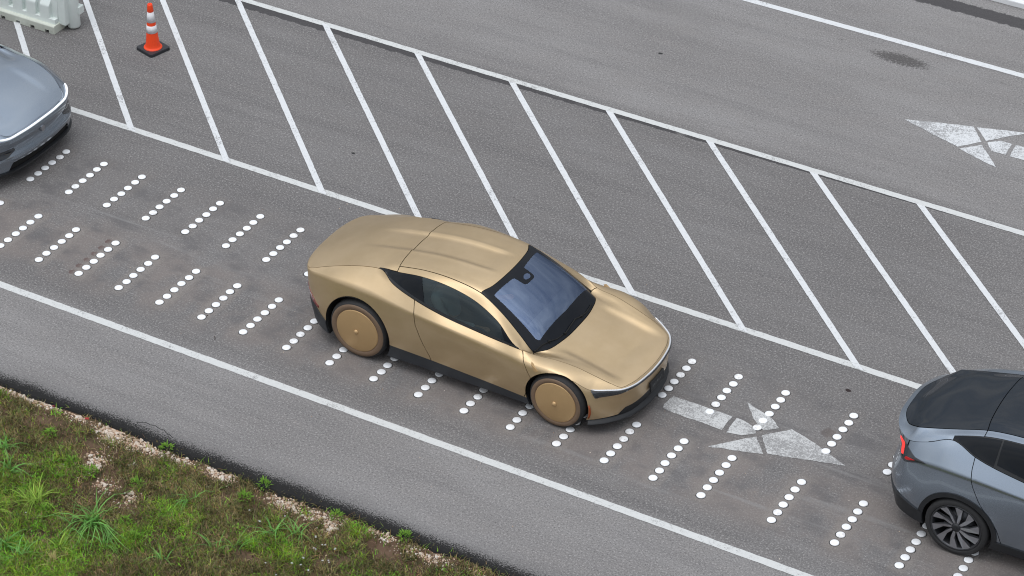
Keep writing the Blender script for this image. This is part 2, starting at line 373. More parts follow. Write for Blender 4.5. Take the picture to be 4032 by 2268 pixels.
# double white line at the far edge
kb = box('kerb', (-60, 60, 11.36, 11.47, 0, .09), simple('white_kerb_paint', (.78, .79, .80), .7, 0, .06, 6), road, .012)
kb = box('kerb', (-60, 60, 11.60, 11.66, 0, .03), simple('kerb_concrete', (.52, .53, .54), .8, 0, .12, 6), road, .015)
# pale dust and adhesive haze left round every stud row
def haze_mat():
    N = NT('stud_dust'); co = N.n('TexCoord').outputs['Object']; a = N.n('Attribute', attribute_name='Col'); N.col(N.mix(N.noise(co, 30, 4, .7), (.34, .305, .28), (.42, .39, .365))); N.set(Roughness=.9, Specular_IOR_Level=.1)
    tr = N.n('BsdfTransparent'); mx_ = N.n('MixShader'); f = N.math('MULTIPLY', a.outputs['Fac'], N.step(N.noise(co, 16, 5, .75), .18, .60)); N.l(N.math('MULTIPLY', f, .50), mx_.inputs[0]); N.l(tr.outputs[0], mx_.inputs[1]); N.l(N.b.outputs[0], mx_.inputs[2]); N.l(mx_.outputs[0], N.out.inputs[0]); return N.m
M['haze'] = haze_mat()
# crack
ck = [(-2.854,-2.672),(-2.764,-2.62),(-2.70,-2.632),(-2.633,-2.615),(-2.56,-2.64),(-2.502,-2.631),(-2.45,-2.665),(-2.408,-2.668),(-2.332,-2.70)]
obj('crack', tube_mesh('crack', [(x, y, .0005) for x, y in ck], .0045, 5, squash=.3), M['gap'], road)

# ------------------------------------------------------------------ road studs
stud_me = lathe('road_stud', [(.0515, .0), (.0515, .006), (.0495, .009), (.040, .0122), (.022, .0138), (.001, .0142)], 28)
def stud_mat():
    N = NT('white_ceramic'); co = N.n('TexCoord').outputs['Object']; oi = N.n('ObjectInfo')
    c = N.mix(oi.outputs['Random'], (.86, .88, .90), (.92, .93, .94)); sp = N.n('SeparateXYZ'); N.l(co, sp.inputs[0])
    c = N.mix(N.math('MULTIPLY', N.math('MAXIMUM', N.math('MULTIPLY', N.step(N.noise(co, 24, 4, .7), .60, .80), .6), N.math('MULTIPLY', N.math('GREATER_THAN', oi.outputs['Random'], .86), N.step(N.noise(co, 35, 3, .7), .45, .65))), .5), c, (.45, .42, .39)); N.col(c); N.set(Roughness=.35, Coat_Weight=.2); return N.m
M['stud'] = stud_mat(); M['glue'] = simple('stud_adhesive', (.05, .048, .047), .8)
glue_me = lathe('adhesive', [(.001, .0012), (.058, .0012), (.060, .0)], 20)
stud_me.materials.append(M['stud']); glue_me.materials.append(M['glue'])
U_X = [-7.039,-6.438,-5.834,-5.228,-4.621,-4.009,-3.403,-2.79,1.485,2.091,2.70,3.31,4.169,4.913]
L_X = [-7.03,-6.429,-5.828,-5.224,-4.617,-4.009,-3.401,-2.795,-2.179,-1.571,-.958,-.351,.258,.867,1.479,2.09,2.703,3.303,4.164,4.921,5.676,6.29]
ordn = ['first', 'second', 'third', 'fourth', 'fifth', 'sixth', 'seventh', 'eighth', 'ninth', 'tenth', 'eleventh', 'twelfth', 'thirteenth', 'fourteenth', 'fifteenth', 'sixteenth', 'seventeenth', 'eighteenth', 'nineteenth', 'twentieth', 'twenty-first', 'twenty-second']
Vh, Fh, Ch = [], [], []
for X_, (ya, yb), k_ in ((U_X, (1.552, .795), .45), (L_X, (.150, -.613), 1.0)):
    for x in X_:
        o = len(Vh); nx_, ny_ = 12, 26; ox = RNG.uniform(-.01, .03)
        for i in range(nx_):
            for j in range(ny_):
                sx_ = -1+2*i/(nx_-1); sy_ = -1+2*j/(ny_-1); Vh.append((x+ox+sx_*.15, (ya+yb)/2+sy_*((ya-yb)/2+.16), .0015))
                fd = max(0, 1-abs(sx_)**3)*max(0, 1-abs(sy_)**8)*k_; Ch.append((fd, fd, fd, 1))
        for i in range(nx_-1):
            for j in range(ny_-1): Fh.append((o+i*ny_+j, o+(i+1)*ny_+j, o+(i+1)*ny_+j+1, o+i*ny_+j+1))
hz = obj('dust_haze', big_mesh('dust_haze', np.array(Vh), np.array(Fh), np.array(Ch)), M['haze'], road); hz['kind'] = 'stuff'
for X_, (ya, yb), side in ((U_X, (1.552, .795), 'hatched'), (L_X, (.150, -.613), 'verge')):
    for ri, x in enumerate(X_):
        for k in range(6):
            y = ya+(yb-ya)*k/5
            if k == 0 and ri == 0: pass
            s = bpy.data.objects.new('road_stud', stud_me); C.objects.link(s)
            jx, jy = random.uniform(-.005, .005), random.uniform(-.004, .004)
            s.location = (x+jx, y+jy, .001); s.rotation_euler = (0, 0, random.uniform(0, 6.28))
            tag(s, 'white road stud, %s from the hatching in the %s row from the left, %s-side track' % (ordn[k], ordn[ri], side), 'road stud', 'white round road studs set in rows of six across the lane')
            a = bpy.data.objects.new('adhesive', glue_me); C.objects.link(a); a.parent = s; a.location = (random.uniform(-.003, .003), random.uniform(-.003, .003), .0008)

# ------------------------------------------------------------------ grass verge
def soil_mat():
    N = NT('verge_soil'); co = N.n('TexCoord').outputs['Object']
    c = N.mix(N.step(N.noise(co, 2.2, 6, .65), .35, .7), (.115, .072, .048), (.16, .105, .072)); c = N.mix(N.math('MULTIPLY', N.step(N.noise(co, 5, 5, .6), .45, .65), .7), c, (.05, .048, .022))
    c = N.mix(N.math('MULTIPLY', N.step(N.noise(co, 60, 3, .7), .62, .72), .5), c, (.34, .27, .20)); N.col(c); N.set(Roughness=.95, Specular_IOR_Level=.1); N.bump(N.noise(co, 30, 5, .7), .8, .02); return N.m
M['soil'] = soil_mat()
def vnoise(x, y, s, seed=0):
    """smooth value noise"""
    x = np.asarray(x)*s; y = np.asarray(y)*s; xi = np.floor(x).astype(int); yi = np.floor(y).astype(int); fx = x-xi; fy = y-yi
    fx = fx*fx*(3-2*fx); fy = fy*fy*(3-2*fy)
    def h(a, b):
        n = (a*374761393 + b*668265263 + seed*69069) & 0x7fffffff; n = ((n ^ (n >> 13))*1274126177) & 0x7fffffff; return ((n ^ (n >> 16)) & 0xffff)/65535.
    return (h(xi, yi)*(1-fx)+h(xi+1, yi)*fx)*(1-fy) + (h(xi, yi+1)*(1-fx)+h(xi+1, yi+1)*fx)*fy
def fnoise(x, y, s, seed=0): return (vnoise(x, y, s, seed)*.5 + vnoise(x, y, s*2.1, seed+1)*.28 + vnoise(x, y, s*4.3, seed+2)*.15 + vnoise(x, y, s*9, seed+3)*.07)
def soil_z(x, y):
    d = np.clip(-2.86-y, 0, 3); return -.035 - .02*np.clip(d, 0, 1.2) + .05*(fnoise(x, y, 1.1, 5)-.5)*np.clip(d*2, 0, 1) + .02*(fnoise(x, y, 6, 9)-.5)
gx = np.concatenate([[-500, -80, -30], np.arange(-14, 12.01, .1), [30, 80, 500]]); gy = np.concatenate([[-500, -60, -20], np.arange(-10, -2.75, .08), [-2.74]])
GX, GY = np.meshgrid(gx, gy, indexing='ij'); GZ = soil_z(GX, GY); V = np.stack([GX, GY, GZ], -1).reshape(-1, 3); n1, n2 = GX.shape; I = np.arange(n1*n2).reshape(n1, n2)
F = np.stack([I[:-1, :-1], I[1:, :-1], I[1:, 1:], I[:-1, 1:]], -1).reshape(-1, 4)
me = big_mesh('verge_ground', V, F); me.shade_smooth(); vg = obj('verge_ground', me, M['soil']); tag(vg, kind='structure')
def leaf_mat():
    N = NT('grass_blades'); a = N.n('Attribute', attribute_name='Col'); N.col(a.outputs['Color']); N.set(Roughness=.6, Specular_IOR_Level=.25)
    tr = N.n('BsdfTranslucent'); N.l(a.outputs['Color'], tr.inputs[0]); mx_ = N.n('MixShader'); mx_.inputs[0].default_value = .3
    N.l(N.b.outputs[0], mx_.inputs[1]); N.l(tr.outputs[0], mx_.inputs[2]); N.l(mx_.outputs[0], N.out.inputs[0]); return N.m
M['leaf'] = leaf_mat()
def bare(x, y):   # places where stones or soil show
    b = np.zeros_like(x)
    for cx, cy, ax, ay in BARE: b = np.maximum(b, np.exp(-(((x-cx)/ax)**2+((y-cy)/ay)**2)))
    return b
BARE = [(-2.98,-2.96,.34,.12),(-2.5,-2.99,.34,.13),(-2.84,-3.48,.13,.13),(-3.14,-3.72,.07,.09),(-2.5,-3.72,.16,.08),(-2.12,-3.78,.14,.09),(-2.0,-2.97,.2,.10),(-1.55,-2.98,.30,.11),(-.65,-3.02,.34,.14),(-.2,-2.98,.2,.07),(.04,-3.08,.12,.12),(.55,-2.92,.25,.06),(1.2,-2.98,.35,.08),(-3.07,-3.19,.14,.09),(-3.67,-3.11,.16,.07),(-2.13,-3.92,.2,.09),(-.52,-3.95,.2,.12),(.75,-3.12,.22,.12),(-4.4,-2.9,.45,.03),(-3.55,-2.9,.3,.03),(-2.95,-3.35,.10,.06)]
def blades(x, y, z, h, w, lean, az, col, seg=2):
    """numpy blades: tapered bent strips, seg quads each"""
    n = len(x); dx, dy = np.cos(az), np.sin(az); px, py = -dy, dx; V = []; 
    for k in range(seg+1):
        t = k/seg; off = lean*h*t**1.7; zz = z + h*t*np.sqrt(np.maximum(.05, 1-(lean*t)**2*.6)) ; ww = w*(1-t**1.5*.92)*.5
        cx, cy = x+dx*off, y+dy*off
        V.append(np.stack([cx-px*ww, cy-py*ww, zz], -1)); V.append(np.stack([cx+px*ww, cy+py*ww, zz], -1))
    V = np.stack(V, 1); m = 2*(seg+1); base = np.arange(n)[:, None]*m; F = []
    for k in range(seg): F.append(np.concatenate([base+2*k, base+2*k+1, base+2*k+3, base+2*k+2], 1))
    F = np.stack(F, 1).reshape(-1, 4); cc = np.repeat(np.concatenate([col, np.ones((n, 1))], 1)[:, None], m, 1)
    return V.reshape(-1, 3), F, cc.reshape(-1, 4)
def scatter(n, x0, x1, y0, y1): return RNG.uniform(x0, x1, n), RNG.uniform(y0, y1, n)
def join_blades(parts):
    Vs, Fs, Cs, o = [], [], [], 0
    for v, f, c in parts: Vs.append(v); Fs.append(f+o); Cs.append(c); o += len(v)
    return np.concatenate(Vs), np.concatenate(Fs), np.concatenate(Cs)
parts = []
# matted low grass, dense where the photo looks
for (n, x0, x1, y0, y1) in ((390000, -7.5, 4.2, -6.6, -2.83), (170000, -18, 14, -12, -2.83)):
    x, y = scatter(n, x0, x1, y0, y1)
    if n == 170000: k = ~((x > -7.5) & (x < 4.2) & (y > -6.6)); x, y = x[k], y[k]
    cover = fnoise(x, y, 2.3, 3); d = -2.86-y; p = np.clip(.45+cover*1.1, 0, 1)*np.clip((d+.03)/.22+.10, 0, 1)*(1-.93*np.clip(bare(x, y)*1.3, 0, 1)); soilpatch = fnoise(x, y, 3.1, 21); p *= np.where(soilpatch < .40, .25, 1)
    k = RNG.random(len(x)) < p; x, y = x[k], y[k]; m = len(x); lush = np.clip(fnoise(x, y, 1.9, 11)*3.4-1.62 + np.clip((-y-3.5)*.34 + (-x-2.0)*.14, -.25, .70), 0, 1); fresh = RNG.random(m) < (.06+.60*lush)
    dry = RNG.random(m) < .48
    tn = RNG.uniform(.30, 1.75, (m, 1))*(.62+.62*np.clip((fnoise(x, y, 7.0, 41)-.32)*2.6, 0, 1))[:, None]; green = np.stack([RNG.uniform(.16, .30, m), RNG.uniform(.30, .48, m), RNG.uniform(.02, .055, m)], 1)*tn; olive = np.stack([RNG.uniform(.13, .20, m), RNG.uniform(.135, .20, m), RNG.uniform(.04, .07, m)], 1)*tn; straw = np.stack([RNG.uniform(.24, .36, m), RNG.uniform(.19, .27, m), RNG.uniform(.09, .14, m)], 1)*tn
    col = np.where(fresh[:, None], green, np.where(dry[:, None], straw, olive)); h = RNG.uniform(.03, .085, m)*(1+.5*lush); w = RNG.uniform(.006, .012, m)*(1 if n > 200000 else 2.6); h = h*(1 if n > 200000 else 1.5)
    parts.append(blades(x, y, soil_z(x, y)-.004, h, w, RNG.uniform(.5, 1.15, m), RNG.uniform(0, 6.283, m), col))
V, F, Cc = join_blades(parts); me = big_mesh('grass', V, F, Cc); g = obj('grass', me, M['leaf']); tag(g, 'short matted green and olive grass covering the roadside verge', 'grass', kind='stuff')
# low leafy weeds: rosettes of small broad leaves
parts = []; n = 2200; x, y = scatter(n, -5.5, 2.2, -5.8, -2.95); lush = fnoise(x, y, 1.9, 11)+np.clip((-y-3.6)*.16+(-x-2.2)*.06, -.12, .34); k = (RNG.random(n) < np.clip((lush-.50)*3.0, .02, 1)) & (bare(x, y) < .5); x, y = x[k], y[k]
for xx, yy in zip(x, y):
    m = int(RNG.integers(14, 40)); a = RNG.uniform(0, 6.283, m); r = np.sqrt(RNG.random(m))*RNG.uniform(.05, .15); bx, by = xx+r*np.cos(a), yy+r*np.sin(a)
    tone = RNG.uniform(.75, 1.2); col = np.stack([RNG.uniform(.16, .26, m), RNG.uniform(.36, .52, m), RNG.uniform(.02, .06, m)], 1)*tone
    parts.append(blades(bx, by, soil_z(bx, by)+RNG.uniform(.01, .05, m), RNG.uniform(.014, .034, m), RNG.uniform(.010, .018, m), RNG.uniform(.8, 1.3, m), RNG.uniform(0, 6.283, m), col))
V, F, Cc = join_blades(parts); g = obj('weeds', big_mesh('weeds', V, F, Cc), M['leaf']); tag(g, 'bright green small-leaved weeds mixed through the verge grass', 'weeds', kind='stuff')
# single tall tufts
TUFTS = [(-2.25,-4.33,1.0,58,'big dark green grass tuft with long arching blades, largest on the verge',0),(-3.0,-4.37,.8,40,'light green grass clump with yellowish blades left of the big dark tuft',1),(-3.6,-4.07,.7,26,'grass clump with long arching blades at the left edge of the frame',0),(-2.84,-5.12,.75,26,'thin spreading grass tuft in the lower left corner',0),(-1.55,-3.47,.6,14,'sparse tuft of long blades right of the big dark tuft',0),(-.86,-3.97,.7,9,'three tall upright blades near the bottom of the verge',0),(-.65,-3.88,.7,7,'long bent single blades right of the upright blades',0),(-.44,-3.49,.6,16,'pale green grass tuft left of the white flowers',0),(-2.3,-4.83,.5,34,'yellow-green rounded tuft below the big dark tuft',1),(-2.47,-4.49,.75,7,'pair of long single blades just left of the big dark tuft',0),(-2.21,-5.08,.5,16,'straw-coloured tuft at the bottom edge of the frame',2),(-2.6,-5.16,.6,18,'low green tuft at the bottom edge, left of the straw tuft',0),(-1.9,-4.54,.5,14,'small tuft at the right foot of the big dark tuft',0),(-.2,-3.38,.6,16,'grass tuft with blades leaning right, beside the white flowers',0),(-3.3,-4.75,.7,30,'broad bright tuft cut by the left edge of the frame',1),(-1.2,-4.45,.5,12,'slim tuft at the bottom edge right of the verge middle',0),(-3.9,-3.75,.6,18,'green tuft cut by the left edge, upper of the two',0)]
for (cx, cy, sc, nb, lab, kind) in TUFTS:
    nb = int(nb*1.5); rt = empty('grass_tuft', (cx, cy, float(soil_z(cx, cy)))); tag(rt, lab, 'grass tuft')
    a = RNG.normal(RNG.uniform(0, 6.28), 1.5, nb); r = np.sqrt(RNG.random(nb))*.10*sc; b_a = RNG.uniform(0, 6.283, nb)
    base = {0: (.19, .42, .10), 1: (.32, .48, .08), 2: (.42, .36, .15)}[kind]; sc = sc*1.2; col = np.array(base)[None]*RNG.uniform(.75, 1.35, (nb, 1))*np.array([1, 1, 1])
    yl = RNG.random(nb) < .12; col[yl] = np.array((.27, .29, .06))
    v, f, c = blades(r*np.cos(b_a), r*np.sin(b_a), np.full(nb, -.01), RNG.uniform(.08, .36, nb)*sc, RNG.uniform(.009, .020, nb), RNG.uniform(.3, 1.9, nb), a, col, 6)
    obj('blades', big_mesh('blades', v, f, c), M['leaf'], rt)
WEEDS = [(-2.28,-2.90,'bright leafy weed growing at the asphalt edge below the crack'),(-.96,-2.89,'leafy weed at the asphalt edge, halfway along the verge border'),(.02,-2.95,'small weed beside the white pebbles at the asphalt edge'),(.85,-2.87,'green weed standing on the black bitumen strip'),(-1.03,-3.17,'upright broad-leaved weed just below the second edge weed'),(-3.05,-3.62,'soft green leafy weed left of the gravel patch'),(-2.77,-3.65,'yellow-green leafy weed touching the gravel patch'),(-3.59,-3.33,'yellowish weed at the upper left of the verge'),(-2.2,-3.57,'small leafy weed right of the gravel patch'),(-2.82,-4.42,'bright round-leaved weed beside the light green clump'),(-1.92,-4.17,'leafy weed right of the big dark tuft'),(-1.68,-4.35,'wide leafy weed mat near the bottom of the verge')]
for (cx, cy, lab) in WEEDS:
    rt = empty('weed', (cx, cy, float(soil_z(cx, cy)))); tag(rt, lab, 'weed'); m = 60; a = RNG.uniform(0, 6.283, m); r = np.sqrt(RNG.random(m))*.07
    col = np.array((.19, .37, .045))[None]*RNG.uniform(.7, 1.25, (m, 1)); hz = .02+.10*(1-(r/.08)**2)*RNG.random(m)
    v, f, c = blades(r*np.cos(a), r*np.sin(a), hz, RNG.uniform(.02, .05, m), RNG.uniform(.012, .020, m), RNG.uniform(.6, 1.3, m), a, col, 2)
    obj('leaves', big_mesh('leaves', v, f, c), M['leaf'], rt); obj('stem', tube_mesh('stem', [(0, 0, -.02), (.01, 0, .05), (.005, .01, .10)], .003, 5), M['weed_stem'], rt)

# ------------------------------------------------------------------ car body surfaces
# A body is a net of rails (named A..G, lower edge to centre line) through stations from tail to nose.
RAILS = 'ABCDEFNMG'
NU, NV = 8, 8
def hermite_line(P, sharp, n, m0=None, m1=None, closed_sym=False):
    """P (k,3), sharp (k,), n samples per span -> ((k-1)*n+1, 3); mirror tangents m0/m1 optional (previous / next point)"""
    k = len(P)
    ext = [P[0]*2-P[1] if m0 is None else m0] + list(P) + [P[-1]*2-P[-2] if m1 is None else m1]
    ext = np.array(ext); d = np.linalg.norm(np.diff(ext, axis=0), axis=1)+1e-6
    out = []
    T = []
    for i in range(1, k+1):
        a, b = d[i-1], d[i]
        va = (ext[i]-ext[i-1])/a; vb = (ext[i+1]-ext[i])/b
        T.append(((va*b + vb*a)/(a+b), va, vb))
    for i in range(k-1):
        h = d[i+1]; p0, p1 = P[i], P[i+1]
        t0 = T[i][0]*(1-sharp[i]) + T[i][2]*sharp[i]; t1 = T[i+1][0]*(1-sharp[i+1]) + T[i+1][1]*sharp[i+1]
        s = (np.arange(n) if i < k-2 else np.arange(n+1))/n
        s = s[:, None]
        out.append((2*s**3-3*s**2+1)*p0 + (s**3-2*s**2+s)*h*t0 + (-2*s**3+3*s**2)*p1 + (s**3-s**2)*h*t1)
    return np.concatenate(out)
class Body:
    def __init__(s, net, sharp_u, sharp_v, disp=None):
        net = np.array(net, float)                  # stations x rails x 3 (x, w, z)
        K, Rn, _ = net.shape; s.K = K
        rails = []
        for r in range(Rn):
            P = net[:, r].copy(); m0 = P[1]*np.array([1, -1, 1]); m1 = P[-2]*np.array([1, -1, 1])
            if r == Rn-1: m0 = m1 = None
            rails.append(hermite_line(P, [sharp_u(k, r) for k in range(K)], NU, m0, m1))
        rails = np.array(rails).transpose(1, 0, 2)  # nu x rails x 3
        rows = []
        for i in range(len(rails)):
            u = i/NU; P = rails[i]; m1 = P[-2]*np.array([1, -1, 1])
            rows.append(hermite_line(P, [sharp_v(u, r, P) for r in range(Rn)], NV, None, m1))
        G = np.array(rows)                          # nu x nv x 3, (x,w,z) half
        G[:, :, 1] = np.maximum(G[:, :, 1], 0); G[0, :, 1] = 0; G[-1, :, 1] = 0; G[:, -1, 1] = 0
        if disp is not None: G = disp(G)
        near = G.copy(); near[..., 1] *= -1
        s.G = np.concatenate([near, G[:, -2::-1]], axis=1)  # near edge A .. G .. far edge A
        s.J = (Rn-1)*NV
        # normals
        gu = np.gradient(s.G, axis=0); gv = np.gradient(s.G, axis=1); nn = np.cross(gu, gv)
        ln = np.linalg.norm(nn, axis=2, keepdims=True); s.N = nn/np.maximum(ln, 1e-9)
    def region(s, i0, i1, r0, r1, side=0):
        """side -1 near, +1 far, 0 both halves as one sheet; i in stations, r in rails (floats allowed)"""
        a, b = int(round(i0*NU)), int(round(i1*NU)); c, d = int(round(r0*NV)), int(round(r1*NV)); J = s.J
        if side < 0: js = list(range(c, d+1))
        elif side > 0: js = list(range(2*J-c, 2*J-d-1, -1))
        else: js = list(range(c, 2*J-c+1)) if d >= J else None
        P = s.G[a:b+1][:, js].copy(); return P
def grid_polys(P, inset=.003, edges='lrbt'):
    """P nu x nv x 3; pull the outer rows in by inset to leave a shut line"""
    P = P.copy()
    def pull(A, B):
        d = B-A; l = np.linalg.norm(d, axis=-1, keepdims=True); return A + d*np.minimum(inset/np.maximum(l, 1e-6), .6)
    if 'l' in edges: P[0] = pull(P[0], P[1])
    if 'r' in edges: P[-1] = pull(P[-1], P[-2])
    if 'b' in edges: P[:, 0] = pull(P[:, 0], P[:, 1])
    if 't' in edges: P[:, -1] = pull(P[:, -1], P[:, -2])
    nu, nv = P.shape[:2]; V = P.reshape(-1, 3)
    idx = np.arange(nu*nv).reshape(nu, nv)
    F = np.stack([idx[:-1, :-1], idx[1:, :-1], idx[1:, 1:], idx[:-1, 1:]], -1).reshape(-1, 4)
    return [tuple(v) for v in V], [tuple(f) for f in F]
def clip(V, F, fn):
    """keep the part where fn(x,y,z) < 0"""
    A = np.array(V); g = fn(A[:, 0], A[:, 1], A[:, 2]); g = np.broadcast_to(g, (len(A),)); V = list(V); out = []; cache = {}
    def cut(a, b):
        k = (min(a, b), max(a, b))
        if k not in cache:
            t = g[a]/(g[a]-g[b]); p = tuple(A[a]+(A[b]-A[a])*t); V.append(p); cache[k] = len(V)-1
        return cache[k]
    for f in F:
        ins = [g[i] < 0 for i in f]
        if all(ins): out.append(f); continue
        if not any(ins): continue
        n = []
        for q in range(len(f)):
            a, b = f[q], f[(q+1) % len(f)]
            if g[a] < 0: n.append(a)
            if (g[a] < 0) != (g[b] < 0): n.append(cut(a, b))
        if len(n) >= 3: out.append(tuple(n))
    return V, out
def panel_mesh(name, sheets, clips=(), lip=.012, offset=0.0, lip_on=True):
    bm = bmesh.new()
    for P, edges, ins in sheets:
        V, F = grid_polys(P, ins, edges)
        for fn in clips:
            V, F = clip(V, F, fn)
            if not F: break
        if not F: continue
        used = sorted(set(i for f in F for i in f)); mp = {i: bm.verts.new(V[i]) for i in used}
        for f in F:
            q = []
            for i in f:
                if not q or mp[i] is not q[-1]: q.append(mp[i])
            if len(set(q)) >= 3:
                try: bm.faces.new(q)
                except ValueError: pass
    bmesh.ops.remove_doubles(bm, verts=bm.verts, dist=4e-5)
    bmesh.ops.dissolve_degenerate(bm, dist=1e-6, edges=bm.edges)
    bmesh.ops.recalc_face_normals(bm, faces=bm.faces); bm.normal_update()
    # the grid order gives inward or outward normals: make them outward (away from an inner line)
    s = 0.0
    for f in bm.faces:
        c = f.calc_center_median(); s += f.normal.dot(Vector((c.x*.3, c.y, c.z-.5)))*f.calc_area()
    if s < 0: bmesh.ops.reverse_faces(bm, faces=bm.faces)
    for f in bm.faces: f.smooth = True
    bm.normal_update()
    if offset:
        for v, n in [(v, v.normal.copy()) for v in bm.verts]: v.co += n*offset
    if lip_on and lip > 0:
        be = [e for e in bm.edges if e.is_boundary]
        nrm = {v: v.normal.copy() for e in be for v in e.verts}
        r = bmesh.ops.extrude_edge_only(bm, edges=be)
        nv = [g for g in r['geom'] if isinstance(g, bmesh.types.BMVert)]
        # new verts lie on the old ones: match by position
        loc = {}
        for v, n in nrm.items(): loc[tuple(round(c, 5) for c in v.co)] = n
        for v in nv:
            n = loc.get(tuple(round(c, 5) for c in v.co))
            if n is not None: v.co -= n*lip
        for e in be: e.smooth = False
        for g in r['geom']:
            if isinstance(g, bmesh.types.BMFace): g.smooth = False
    me = bpy.data.meshes.new(name); bm.to_mesh(me); bm.free(); return me
def inner_shell(name, body, i0, i1, r0, r1, d, clips=()):
    G = body.G - body.N*0; P = body.G[int(i0*NU):int(i1*NU)+1, int(r0*NV):2*body.J-int(r0*NV)+1].copy()
    c = np.array([0, 0, .55]); v = P-c; v[..., 0] *= .25; v /= np.linalg.norm(v, axis=2, keepdims=True); P = P - v*d
    return panel_mesh(name, [(P, '', 0)], clips, lip=0)
def wheel_clip(cx, cz, r, wmin=.5):
    return lambda x, y, z: np.where(np.abs(y) > wmin, r-np.hypot(x-cx, z-cz), -1.0)
def keep(fn): return fn
def zcut(x_pts, z_pts, above=True):
    if above: return lambda x, y, z: np.interp(x, x_pts, z_pts)-z
    return lambda x, y, z: z-np.interp(x, x_pts, z_pts)
def poly_sdf(poly):
    """signed distance (negative inside) to a polygon in two coordinates"""
    P = np.array(poly, float); Q = np.roll(P, -1, 0)
    def f(a, b):
        p = np.stack([a, b], -1)[..., None, :]; e = Q-P; w = p-P
        t = np.clip((w*e).sum(-1)/(e*e).sum(-1), 0, 1); d = np.sqrt(((w-t[..., None]*e)**2).sum(-1)).min(-1)
        inside = np.zeros(a.shape, bool)
        for i in range(len(P)):
            (x0, y0), (x1, y1) = P[i], Q[i]
            c = (y0 > b) != (y1 > b)
            xx = (x1-x0)*(b-y0)/(y1-y0+1e-12)+x0
            inside ^= c & (a < xx)
        return np.where(inside, -d, d)
    return f
